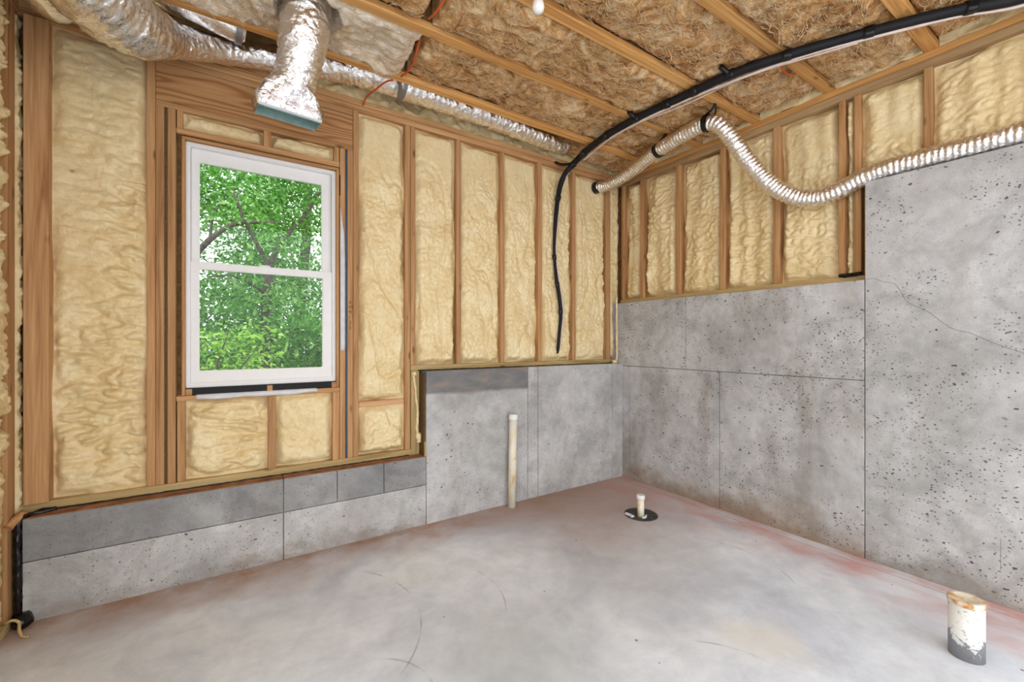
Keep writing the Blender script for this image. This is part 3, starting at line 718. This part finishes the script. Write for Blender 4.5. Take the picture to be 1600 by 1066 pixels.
# hanging duct with register boot
d4 = thing('hanging_duct', 'crinkled foil duct hanging from the joists with a metal register boot', 'duct', (.27, 2.6, 2.55))
link('foil_jacket', sweep('foil_jacket', [(.36, 2.45, 3.28), (.345, 2.46, 3.12), (.335, 2.48, 2.98), (.32, 2.52, 2.86), (.30, 2.565, 2.745), (.29, 2.58, 2.70)], crinkle(lambda S: np.interp(S, [0, .36, .46, .6], [.118, .115, .105, .098]), .03, 26, 8.8), 64, .006), 'foil_dense', d4, True)
ca, sa = math.cos(.12), math.sin(.12)
def bp(l, d, z): return (.272+l*ca-d*sa, 2.595+l*sa+d*ca, z)
b = bmesh.new()
def loop_rect(hx, hy, z, n=10):
    pts = []
    for i in range(n): pts.append((-hx+2*hx*i/n, -hy))
    for i in range(n//2): pts.append((hx, -hy+2*hy*i/(n//2)))
    for i in range(n): pts.append((hx-2*hx*i/n, hy))
    for i in range(n//2): pts.append((-hx, hy-2*hy*i/(n//2)))
    return [Vector(bp(x, y, z)) for x, y in pts]
def morph(t):                                   # from the round collar to the rectangular mouth
    R = loop_rect(.153, .058, 2.566); c = []
    for i, p in enumerate(R):
        lx, ly = (p.x-.272)*ca+(p.y-2.595)*sa, -(p.x-.272)*sa+(p.y-2.595)*ca
        a_ = math.atan2(ly, lx); a_ = math.atan2(ly*2.2, lx)
        q = Vector((.292+.104*math.cos(a_), 2.578+.104*math.sin(a_), 2.73))
        s_ = sstep(.1, 1.05, t)**1.3; k = p.lerp(q, float(s_)); k.z = 2.566+(2.73-2.566)*t-.018*(lx/.15)*t; bl = .016*math.sin(math.pi*t)**.7; k.x += bl*math.cos(a_); k.y += bl*math.sin(a_)
        nz = .010*math.sin(i*5.1+t*7)*math.sin(t*math.pi); k.x += nz; k.y += nz*.6
        c.append(k)
    return c
lv = [[b.verts.new(p) for p in morph(t)] for t in np.linspace(0, 1, 12)]
for A_, B_ in zip(lv[:-1], lv[1:]):
    for i in range(len(A_)):
        j = (i+1) % len(A_); b.faces.new((A_[i], A_[j], B_[j], B_[i]))
bmesh.ops.recalc_face_normals(b, faces=b.faces[:])
link('foil_hood', b, 'foil_tape', d4, True)
link('tape_collar', sweep('tape_collar', [(.290, 2.577, 2.722), (.292, 2.577, 2.745)], crinkle(.106, .03, 20, 2.2), 40, .006, caps=False), 'foil_tape', d4, True)
# thin metal mouth, open below
b = bmesh.new(); lv = []
for hx, hy, z in ((.151, .056, 2.60), (.151, .056, 2.556), (.1495, .0545, 2.556), (.1495, .0545, 2.64)):
    lv.append([b.verts.new(bp(x, y, z)) for x, y in ((-hx, -hy), (hx, -hy), (hx, hy), (-hx, hy))])
for A_, B_ in zip(lv[:-1], lv[1:]):
    for i in range(4): b.faces.new((A_[i], A_[(i+1) % 4], B_[(i+1) % 4], B_[i]))
b.faces.new(lv[-1]); bmesh.ops.recalc_face_normals(b, faces=b.faces[:])
link('register_boot', b, 'galv', d4)
b = bmesh.new()
for (l0, l1, zb, zt) in ((-.154, .154, 2.560, 2.573),):
    vs = [b.verts.new(bp(l, -.0600, z)) for l, z in ((l0, zb), (l1, zb), (l1, zt), (l0, zt))]; b.faces.new(vs)
    vs2 = [b.verts.new(bp(l, -.0586, z)) for l, z in ((l0, zb), (l0, zt), (l1, zt), (l1, zb))]; b.faces.new(vs2)
link('white_tape', b, 'wrap', d4)
# red print on the hood tape: slanted rows of short strokes
rr = random.Random(5)
for cx in (-.085, -.005, .09):
    b = bmesh.new()
    for row in range(3):
        for i in range(9):
            l = cx-.03+i*.0075+row*.004; z = 2.606-row*.008-(i*.0075)*.25+.012
            if rr.random() < .2: continue
            w = rr.uniform(.002, .0045); hgt = rr.uniform(.003, .0055)
            dd = -.089
            vs = [b.verts.new(bp(l+x, dd+(z+zq-2.60)*.02, z+zq)) for x, zq in ((0, 0), (w, -w*.4), (w, hgt-w*.4), (0, hgt))]; b.faces.new(vs)
    o = link('red_print', b, 'red', d4); o['kind'] = 'stuff'
link('strap_tail', box(.405, .43, 2.42, 2.424, 2.98, 3.08, .001), 'tape', d4)

# metal hanger strap and orange wires
o = link('hanger_strap', sweep('hanger_strap', [(.94, 2.78, 3.075), (.96, 2.80, 3.04), (.985, 2.90, 3.035), (1.02, 3.02, 3.055), (1.03, 3.06, 3.09), (1.035, 3.10, 3.10)], .018, 12, .02, flat=.08), 'strap')
tag(o, 'grey metal hanger strap slung under the foil duct', 'strap')
def wire(pts, label, r=.006):
    o = link('orange_wire', sweep('orange_wire', pts, r, 10, .012), 'orange', None, True); tag(o, label, 'wire', 'orange wires at the joists')
wire([(.90, 2.77, 3.06), (.86, 2.80, 3.05), (.83, 2.90, 3.045), (.81, 3.0, 3.05), (.80, 3.06, 3.045), (.795, 3.11, 3.02)], 'orange wire crossing the foil duct beside the grey hanger strap')
wire([(.925, 2.69, 3.05), (.94, 2.60, 3.045), (.94, 2.52, 3.045), (.93, 2.44, 3.06), (.925, 2.36, 3.11)], 'orange wire in the gap between pale and brown batts')
wire([(.885, 2.14, 3.06), (.89, 2.08, 3.05), (.90, 2.0, 3.06), (.905, 1.93, 3.10)], 'orange wire between the second and third joists from the window wall')
wire([(2.83, 1.30, 3.05), (2.90, 1.31, 3.04), (2.97, 1.31, 3.045), (3.03, 1.295, 3.07)], 'orange wire clipped along the fourth joist above the silver hose')

# ------------------------------------------------------------------ black line set
ls = thing('line_set', 'black insulated refrigerant lines slung under the joists and down the window wall', 'tubing', (2.55, 3.08, 1.3))
pl = [(3.32, .05, 3.03), (3.205, .377, 3.02), (3.06, .57, 3.02), (2.93, .774, 3.018), (2.81, 1.019, 3.022), (2.725, 1.179, 3.02), (2.64, 1.392, 3.02), (2.60, 1.572, 3.02), (2.575, 1.842, 3.02), (2.545, 2.139, 3.02), (2.55, 2.466, 3.02), (2.60, 2.76, 3.015), (2.625, 2.93, 2.985), (2.59, 3.035, 2.90), (2.56, 3.075, 2.79), (2.535, 3.085, 2.64), (2.515, 3.09, 2.45), (2.505, 3.095, 2.2), (2.525, 3.09, 1.95), (2.56, 3.085, 1.75), (2.575, 3.085, 1.6), (2.565, 3.09, 1.45), (2.555, 3.10, 1.30), (2.552, 3.115, 1.25)]
rl = lambda S, T: np.interp(S, [0, 2.9, 3.3, 3.9, 4.3, 5.0], [.027, .027, .024, .013, .017, .015])*(1+.06*perlin(S*14, np.cos(T), np.sin(T)))
link('insulated_pipe', sweep('insulated_pipe', pl, rl, 18, .012), 'black', ls, True)
PLs = smooth_path(pl, .012)
SL = np.concatenate([[0], np.cumsum(np.linalg.norm(np.diff(PLs, axis=0), axis=1))])
def at_s(s): return np.array([np.interp(s, SL, PLs[:, i]) for i in range(3)])
for i, s_ in enumerate((.55, .95, 1.32, 1.62, 1.85, 2.05, 2.3, 2.62, 2.95, 3.12, 3.45, 4.0, 4.25, 4.5)):
    p, q = at_s(s_-.022), at_s(s_+.022); r0 = float(np.interp(s_, [0, 2.9, 3.3, 3.9, 4.3, 5.0], [.031, .031, .028, .018, .021, .019]))
    link('tape_wrap', sweep('tape_wrap', [p, (p+q)/2, q], lambda S, T: r0*(1+.25*np.clip(perlin(S*30+i, np.cos(T)*1.5, np.sin(T)*1.5), 0, 1)+.28*np.exp(-((T-4.0)/.35)**2)), 18, .01), 'tape', ls, True)
cab = [at_s(s_)+np.array([.022+.012*math.sin(s_*5), -.006, -.026-.004*math.sin(s_*9)]) for s_ in np.linspace(0, 3.0, 16)]
link('control_cable', sweep('control_cable', cab, .0085, 10, .015), 'cable', ls, True)
cab = [at_s(s_)+np.array([.035+.02*math.sin(s_*4+1), .0, -.030-.006*math.sin(s_*7)]) for s_ in np.linspace(1.0, 2.9, 12)]
link('control_cable', sweep('control_cable', cab, .004, 8, .015), 'cable', ls, True)
cab = [at_s(s_)+np.array([.016+.006*math.sin(s_*9), -.012, 0]) for s_ in np.linspace(3.15, 4.85, 12)]
link('control_cable', sweep('control_cable', cab, .0055, 8, .015), 'cable', ls, True)
for s_ in (1.62, 2.3):
    p = at_s(s_); link('hanger_tie', sweep('hanger_tie', [p+np.array([-.02, .0, .0]), p+np.array([-.05, .02, .03]), p+np.array([-.055, .03, .045])], .016, 8, .01), 'tape', ls, True)
link('hanger_tie', sweep('hanger_tie', [(2.53, 3.112, 3.015), (2.57, 3.06, 2.985), (2.62, 2.95, 2.97)], .012, 10, .01), 'tape', ls, True)

# ------------------------------------------------------------------ silver flexible hose
hs = thing('flexible_hose', 'silver ribbed flexible duct sagging across the right-hand wall', 'hose', (3.3, 1.4, 2.3))
ph = [(3.065, 3.10, 2.885), (3.09, 3.0, 2.88), (3.09, 2.85, 2.89), (3.07, 2.65, 2.915), (3.02, 2.42, 2.945), (2.98, 2.22, 2.96), (2.95, 2.02, 2.965), (2.945, 1.88, 2.968), (2.965, 1.79, 2.935), (3.03, 1.73, 2.83), (3.13, 1.66, 2.66), (3.22, 1.57, 2.50), (3.29, 1.45, 2.38), (3.335, 1.32, 2.335), (3.342, 1.19, 2.345), (3.345, 1.06, 2.388), (3.346, .92, 2.410), (3.346, .6, 2.411), (3.346, .2, 2.411), (3.346, -.6, 2.411), (3.346, -1.2, 2.411)]
link('foil_tube', sweep('foil_tube', ph, crinkle(.0505, .04, 34, 4.4, .12, 36), 40, .005), 'foil_hose', hs, True)
link('dark_collar', sweep('dark_collar', [(3.062, 3.135, 2.885), (3.066, 3.08, 2.885)], .058, 28, .01), 'tar', hs, True)
PHs = smooth_path(ph, .01); SH = np.concatenate([[0], np.cumsum(np.linalg.norm(np.diff(PHs, axis=0), axis=1))])
def hat(y):
    i = int(np.argmin(np.abs(PHs[:180, 1]-y))); return PHs[i]
for y in (2.33, 1.86):
    p, q = hat(y+.018), hat(y-.018)
    link('strap_band', sweep('strap_band', [p, q], .061, 32, .008, caps=False), 'tape', hs, True)
p = hat(1.86)
link('strap_tail', sweep('strap_tail', [p+np.array([-.03, 0, .045]), (2.905, 1.79, 3.03), (2.90, 1.77, 3.06)], .012, 8, .02, flat=.2), 'tape', hs, True)
link('strap_tail', sweep('strap_tail', [p+np.array([.05, -.01, .03]), (2.94, 1.79, 3.02), (2.905, 1.768, 3.06)], .006, 8, .02, flat=.3), 'tape', hs, True)
p = hat(2.33)
link('strap_tail', sweep('strap_tail', [p+np.array([0, 0, .055]), p+np.array([-.005, -.06, .085]), (p[0]-.01, 2.25, 3.06)], .02, 8, .02, flat=.25), 'tape', hs, True)

# ------------------------------------------------------------------ drain pipes
t = thing('drain_pipe', 'tall stained white drain pipe standing against the back concrete', 'pipe', (1.945, 2.955, 0))
sh = .055
def pip(name, prof, x, y, mat, par, lean=(0, 0), seg=32):
    me = lathe(name, prof, 0, 0, seg); b = bmesh.new(); b.from_mesh(me)
    for v in b.verts: v.co = Vector((x+v.co.x+lean[0]*v.co.z, y+v.co.y+lean[1]*v.co.z, v.co.z))
    b.to_mesh(me); b.free(); return link(name, me, mat, par, True)
LE = (.028, .012)
pip('pipe', [(0, 0), (.0325, 0), (.0325, .73), (0, .73)], 1.945, 2.955, 'pvc', t, LE)
pip('cap', [(.0365, .715), (.038, .72), (.038, .752), (.035, .757), (.0, .757)], 1.945, 2.955, 'vinyl', t, LE)
t = thing('drain_pipe', 'short white capped drain stub rising from a black patch in the slab', 'pipe', (2.665, 2.235, 0))
pip('pipe', [(0, 0), (.026, 0), (.026, .15), (0, .15)], 2.665, 2.235, 'pvc', t)
pip('cap', [(.028, .138), (.0315, .141), (.0315, .166), (.028, .171), (.014, .1685), (.0, .1685)], 2.665, 2.235, 'vinyl', t)
th = np.linspace(0, 2*np.pi, 72, endpoint=False); rr_ = .128+.004*perlin(np.cos(th)*2, np.sin(th)*2, 3)
P = np.stack([np.stack([2.70+k*rr_*np.cos(th), 2.262+k*rr_*np.sin(th), np.full(72, z)+.0025*perlin(np.cos(th)*6*k, np.sin(th)*6*k, 5)*(k < .97)], -1) for k, z in ((1.0, .0005), (.985, .005), (.9, .006), (.7, .0065), (.5, .007), (.3, .008), (.001, .008))], 0)
link('black_patch', grid_mesh('black_patch', P, True), 'patch', t, True)
bead(t, [(2.64, 2.20, .010), (2.668, 2.195, .010), (2.70, 2.215, .009)], .009, 'wrap', 2.9, 'cement_smear')
bead(t, [(2.60, 2.33, .006), (2.60, 2.29, .007), (2.595, 2.25, .005)], .014, 'wrap', 3.9, 'cement_smear')
t = thing('drain_pipe', 'thick cement-splashed drain pipe with a rusty stained flat cap', 'pipe', (2.665, .475, 0))
pip('pipe', [(0, 0), (.057, 0), (.057, .235), (0, .235)], 2.665, .475, 'pvc_big', t, seg=48)
pip('cap', [(.0575, .226), (.0605, .229), (.0605, .246), (.057, .25), (.040, .2485), (.037, .246), (.0, .246)], 2.665, .475, 'cap_big', t, seg=48)

# ------------------------------------------------------------------ bulb on the third joist
OBST.extend([(1.262, 1.682, 3.05, .036), (1.262, 1.682, 3.065, .036)])
t = thing('light_bulb', 'white frosted light bulb in a holder under the third joist', 'bulb', (1.262, 1.682, 3.05))
link('glass_bulb', lathe('glass_bulb', [(0, 2.9560), (.012, 2.9580), (.022, 2.9640), (.028, 2.9740), (.030, 2.9860), (.028, 3.0000), (.022, 3.0160), (.016, 3.0280), (.0145, 3.0380)], 1.262, 1.682, 28), 'bulb', t, True)
link('bulb_holder', lathe('bulb_holder', [(0, 3.0360), (.019, 3.0360), (.021, 3.0420), (.030, 3.0540), (.034, 3.0645), (0, 3.0645)], 1.262, 1.682, 24), 'vinyl', t, True)

# ------------------------------------------------------------------ fibreglass batts
def batt(x0, x1, y0, y1, z, mat, label, seed, amp=1.0, zfun=None, fibre=True, res=.013):
    nx, ny = int((x1-x0)/res)+1, int((y1-y0)/res)+1
    X, Y = np.meshgrid(np.linspace(x0, x1, nx), np.linspace(y0, y1, ny), indexing='xy'); s = seed*9.31
    d = np.minimum(Y-y0, y1-Y); dx = np.minimum(X-x0, x1-X)
    h = .034*fbm(X*2.6, Y*3.2, s, 2)+.034*np.abs(perlin(X*8+2*perlin(X*5, Y*5, s), Y*9, s+3))+.012*fbm(X*24, Y*28, s+5, 2)+.008*(1-np.abs(perlin(X*14, Y*30+X*9, s+6)))
    e = sstep(-.012, .05, d)*sstep(-.01, .08, dx)
    zz = (zfun(X) if zfun else z)
    Z = zz+.022*(1-e)-amp*h*(.5+.5*e)
    if zfun is None: Z = np.maximum(Z, z-.06)
    lifted = np.zeros(Z.shape, bool)
    for ox, oy, oz, orr in OBST:
        q = orr+.022
        if oz+orr < Z.min()-.03 or ox < x0-q or ox > x1+q or oy < y0-q or oy > y1+q: continue
        dd = (X-ox)**2+(Y-oy)**2; m_ = dd < q*q
        need = np.minimum(3.338, oz+np.sqrt(np.maximum(0, (orr+.008)**2-dd))+.002); m_ &= Z < need
        Z[m_] = need[m_]; lifted |= m_
    P = np.stack([X, Y, Z], -1)[:, ::-1]
    # fold the border up so the batt has real thickness
    def skirt(Q): return np.concatenate([np.dstack([Q[:1, :, :2], np.full_like(Q[:1, :, 2:], 3.352)]), Q, np.dstack([Q[-1:, :, :2], np.full_like(Q[-1:, :, 2:], 3.352)])], 0)
    P = skirt(P); P = skirt(P.transpose(1, 0, 2)).transpose(1, 0, 2)
    t = thing('insulation_batt', label, 'insulation', ((x0+x1)/2, (y0+y1)/2, z))
    link('fibreglass_body', grid_mesh('fibreglass_body', P), mat, t, True)
    if fibre:
        r = np.random.RandomState(seed); n = int((x1-x0)*(y1-y0)*1500); V, F = [], []
        fx = r.uniform(x0+.02, x1-.02, n); fy = r.uniform(y0+.03, y1-.03, n); ang = r.uniform(-.9, .9, n)+r.choice([0, math.pi], n)
        L = r.uniform(.025, .09, n); cv = r.normal(0, 13, n); sag = r.uniform(.0, .014, n); off = r.uniform(.0, .009, n); w = r.uniform(.0004, .0012, n)
        ii = np.clip(((fx-x0)/(x1-x0)*(nx-1)).astype(int), 0, nx-1); jj = np.clip(((fy-y0)/(y1-y0)*(ny-1)).astype(int), 0, ny-1)
        zb = Z[jj, ii]
        K = 5; t_ = np.linspace(-.5, .5, K)
        LF = lifted.copy()
        for _ in range(3): LF[1:] |= LF[:-1]; LF[:-1] |= LF[1:]; LF[:, 1:] |= LF[:, :-1]; LF[:, :-1] |= LF[:, 1:]
        for i in range(n):
            if LF[jj[i], ii[i]]: continue
            base = len(V)
            for q in t_:
                l = q*L[i]; aa = ang[i]+cv[i]*l
                x, y = fx[i]+math.cos(aa)*l, fy[i]+math.sin(aa)*l
                ix = min(nx-1, max(0, int((x-x0)/(x1-x0)*(nx-1)))); iy = min(ny-1, max(0, int((y-y0)/(y1-y0)*(ny-1))))
                zc = .5*(Z[iy, ix]+zb[i])-.002-off[i]-sag[i]*(1-4*q*q)
                V.append((x-math.sin(aa)*w[i], y+math.cos(aa)*w[i], zc)); V.append((x+math.sin(aa)*w[i], y-math.cos(aa)*w[i], zc-.0006))
            for q in range(K-1):
                b0 = base+2*q; F.append((b0, b0+1, b0+3, b0+2))
        me = bpy.data.meshes.new('loose_fibre'); me.from_pydata(V, [], F)
        o = link('loose_fibre', me, 'fibre', t); o['kind'] = 'stuff'
    return t
def bay(k): return JY[k+1]+.0335, JY[k]-.0335
XE = XS-.03
z0 = PT+.026
a, b_ = bay(0)
batt(-.852, .905, a, b_, PT+.002, 'batt_white', 'pale cream fibreglass batt bulging above the hanging duct boot', 1, 1.15)
batt(.965, XE, a, b_, z0, 'batt_brown', 'brown fibreglass batt in the joist bay next to the wall ducts', 2)
a, b_ = bay(1)
batt(-.852, .86, a, b_, z0, 'batt_brown', 'short brown fibreglass batt ending at the orange wire gap', 3)
batt(.93, XE, a, b_, z0-.012, 'batt_brown', 'brown fibreglass batt between the second and third joists from the window wall', 4, 1.1)
a, b_ = bay(2); batt(-.852, XE, a, b_, z0, 'batt_brown', 'brown fibreglass batt beside the light bulb joist, on its side away from the window', 5)
a, b_ = bay(3); batt(-.852, XE, a, b_, z0-.01, 'batt_brown', 'shaggy fibreglass batt between the fourth and fifth joists from the window wall', 6, 1.2)
a, b_ = bay(4); batt(-.852, XE, a, b_, z0, 'batt_brown', 'brown fibreglass batt between the fifth and sixth joists from the window wall', 7)
for k in (5, 6, 7):
    a, b_ = bay(k); batt(-.852, XE, a, b_, z0, 'batt_brown', ['fibreglass batt between the sixth and seventh joists from the window wall', 'fibreglass batt between the seventh and eighth joists from the window wall', 'fibreglass batt between the last two joists at the unseen side left open to the sky'][k-5], 8+k, fibre=False, res=.03)
batt(-.852, XE, JY[0]+.0335, 3.10, 3.30, 'batt_brown', 'brown fibreglass batt tucked above the window wall plate in the corner', 20, .8, zfun=lambda X: 3.31-.225*sstep(2.25, 2.75, X))

# small twine knot at the foot of the left wall
o = link('twine', sweep('twine', [(-.855, 2.93, .06), (-.83, 2.92, .075), (-.81, 2.93, .055), (-.80, 2.90, .03), (-.785, 2.88, .008), (-.76, 2.865, .006)], .006, 8, .008), 'treated_y', None, True)
tag(o, 'short frayed tan twine lying at the foot of the left wall', 'twine')

# ------------------------------------------------------------------ outside: ground and trees
g = link('yard_ground', box(-30, 40, 3.4, 60, -.9, -.6, 0), 'ground'); tag(g, 'leaf-strewn ground below the trees outside', kind='structure')
def branch(name, pts, r0, r1, par):
    n = len(pts); L = sum((Vector(pts[i+1])-Vector(pts[i])).length for i in range(n-1))
    return link(name, sweep(name, pts, lambda S, T: (r0+(r1-r0)*S/L)*(1+.12*perlin(S*5, np.cos(T)*2, np.sin(T)*2)), 10, .06), 'bark', par, True)
def leaves(name, centers, n_each, rad, size, mat, par, seed):
    r = np.random.RandomState(seed); c = np.repeat(np.array(centers), n_each, 0); n = len(c)
    off = r.normal(size=(n, 3))*np.array(rad); c = c+off
    yaw = r.uniform(0, 2*np.pi, n); pitch = r.normal(-.35, .45, n); roll = r.normal(0, .5, n); s = size*r.uniform(.65, 1.25, n)
    # lobed leaf outline, folded slightly along the midrib
    base = np.array([(0, 0, 0), (.28, .20, .05), (.42, .12, .03), (.62, .27, .06), (.78, .12, .02), (1, 0, -.06), (.78, -.12, .02), (.62, -.27, .06), (.42, -.12, .03), (.28, -.20, .05)])
    F0 = [(0, 1, 2, 8, 9), (2, 3, 4, 6, 7, 8), (4, 5, 6)]
    cy, sy, cp, sp, cr, sr = np.cos(yaw), np.sin(yaw), np.cos(pitch), np.sin(pitch), np.cos(roll), np.sin(roll)
    x, y, z = [base[:, i][None]*s[:, None] for i in range(3)]
    y2, z2 = y*cr[:, None]-z*sr[:, None], y*sr[:, None]+z*cr[:, None]
    x3, z3 = x*cp[:, None]-z2*sp[:, None], x*sp[:, None]+z2*cp[:, None]
    X, Yv = x3*cy[:, None]-y2*sy[:, None], x3*sy[:, None]+y2*cy[:, None]
    V = np.stack([X, Yv, z3], -1)+c[:, None]
    nv = len(base); me = bpy.data.meshes.new(name)
    lv = np.concatenate([np.array(f) for f in F0]); tot = [len(f) for f in F0]
    LI = (lv[None]+nv*np.arange(n)[:, None]).reshape(-1).astype(np.int32)
    LT = np.tile(tot, n).astype(np.int32); LS = np.concatenate([[0], np.cumsum(LT)[:-1]]).astype(np.int32)
    me.vertices.add(n*nv); me.vertices.foreach_set('co', V.reshape(-1))
    me.loops.add(len(LI)); me.loops.foreach_set('vertex_index', LI)
    me.polygons.add(len(LT)); me.polygons.foreach_set('loop_start', LS); me.update(calc_edges=True)
    o = link(name, me, mat, par); o['kind'] = 'stuff'; return o
rt = random.Random(11)
def clumps(n, x, y, z, gap=.1, seed=0):
    out = []
    while len(out) < n:
        p = (rt.uniform(*x), rt.uniform(*y), rt.uniform(*z))
        if perlin(p[0]*.9, p[1]*.5+seed, p[2]*1.3) > -gap: out.append(p)
    return out
GZ = -.62
t1 = thing('oak_tree', 'slim forked oak tree standing straight outside the window', 'tree', (.44, 7, GZ))
branch('trunk', [(.42, 7, GZ), (.44, 7, .6), (.445, 7, 1.6), (.47, 7, 2.2), (.50, 7.0, 2.5)], .085, .06, t1)
branch('branch', [(.50, 7, 2.42), (.40, 6.95, 2.58), (.30, 6.92, 2.78), (.20, 6.9, 2.98), (.05, 6.9, 3.4)], .034, .014, t1)
branch('branch', [(.50, 7, 2.45), (.62, 7.05, 2.75), (.85, 7.1, 3.1), (1.0, 7.1, 3.3), (1.3, 7.1, 3.9)], .04, .015, t1)
branch('branch', [(.46, 7, 2.02), (.30, 6.9, 2.12), (.05, 6.8, 2.22), (-.2, 6.7, 2.18)], .026, .01, t1)
branch('branch', [(.46, 7, 2.1), (.56, 7, 2.18), (.60, 7.0, 2.5)], .02, .008, t1)
branch('branch', [(.45, 7, 1.3), (.7, 6.9, 1.5), (1.0, 6.8, 1.55)], .02, .006, t1)
leaves('foliage', clumps(300, (-1.6, 2.6), (7.15, 7.9), (.2, 4.9), .02)+clumps(70, (-1.6, 2.6), (6.3, 7.0), (.2, 4.6), .0, 6), 95, (.21, .21, .13), .082, 'leaf', t1, 1)
t2 = thing('oak_tree', 'thick grey oak with a long bare limb reaching over the window view', 'tree', (-.62, 8, GZ))
branch('trunk', [(-.66, 8, GZ), (-.62, 8, 1), (-.60, 8, 2.4), (-.62, 8.0, 3.6), (-.7, 8, 5.5)], .16, .11, t2)
branch('branch', [(-.60, 8, 2.45), (-.40, 7.5, 2.55), (-.2, 7.0, 2.71), (.05, 6.72, 2.88), (.35, 6.62, 2.94), (.62, 6.6, 2.96)], .06, .016, t2)
branch('branch', [(-.2, 7.0, 2.71), (-.16, 6.9, 3.0), (-.04, 6.8, 3.25)], .022, .008, t2)
leaves('foliage', clumps(340, (-4.0, .9), (8.35, 9.6), (.6, 5.6), .02, 4), 85, (.25, .25, .15), .088, 'leaf', t2, 2)
t3 = thing('young_tree', 'low lime-green young tree below the oaks outside the window', 'tree', (-.2, 6, GZ))
branch('trunk', [(-.25, 6.1, GZ), (-.2, 6.05, .4), (-.12, 6, 1.0), (.0, 5.9, 1.45)], .03, .008, t3)
branch('branch', [(-.18, 6.05, .6), (.1, 6.0, 1.0), (.3, 5.9, 1.3)], .015, .005, t3)
leaves('foliage', clumps(34, (-1.0, .45), (5.5, 6.7), (1.05, 1.5), .5, 9)+clumps(26, (-1.2, .5), (5.4, 6.5), (.2, 1.1), .3, 12), 40, (.15, .15, .06), .07, 'leaf_lime', t3, 3)
t4 = thing('broad_tree', 'dense green tree spreading behind the two oaks', 'tree', (1.6, 11, GZ))
branch('trunk', [(1.3, 11, GZ), (1.35, 11, 1.5), (1.5, 11, 3.5), (1.6, 11, 6)], .15, .08, t4)
branch('branch', [(1.35, 11, 1.6), (.9, 10.9, 2.2), (.4, 10.8, 2.6)], .05, .02, t4)
leaves('foliage', clumps(1150, (-6, 9), (10.3, 13), (-.4, 6.2), .2, 21)+clumps(700, (-4, 7), (10.3, 12), (-.4, 2.9), .5, 25), 46, (.36, .36, .22), .125, 'leaf', t4, 4)
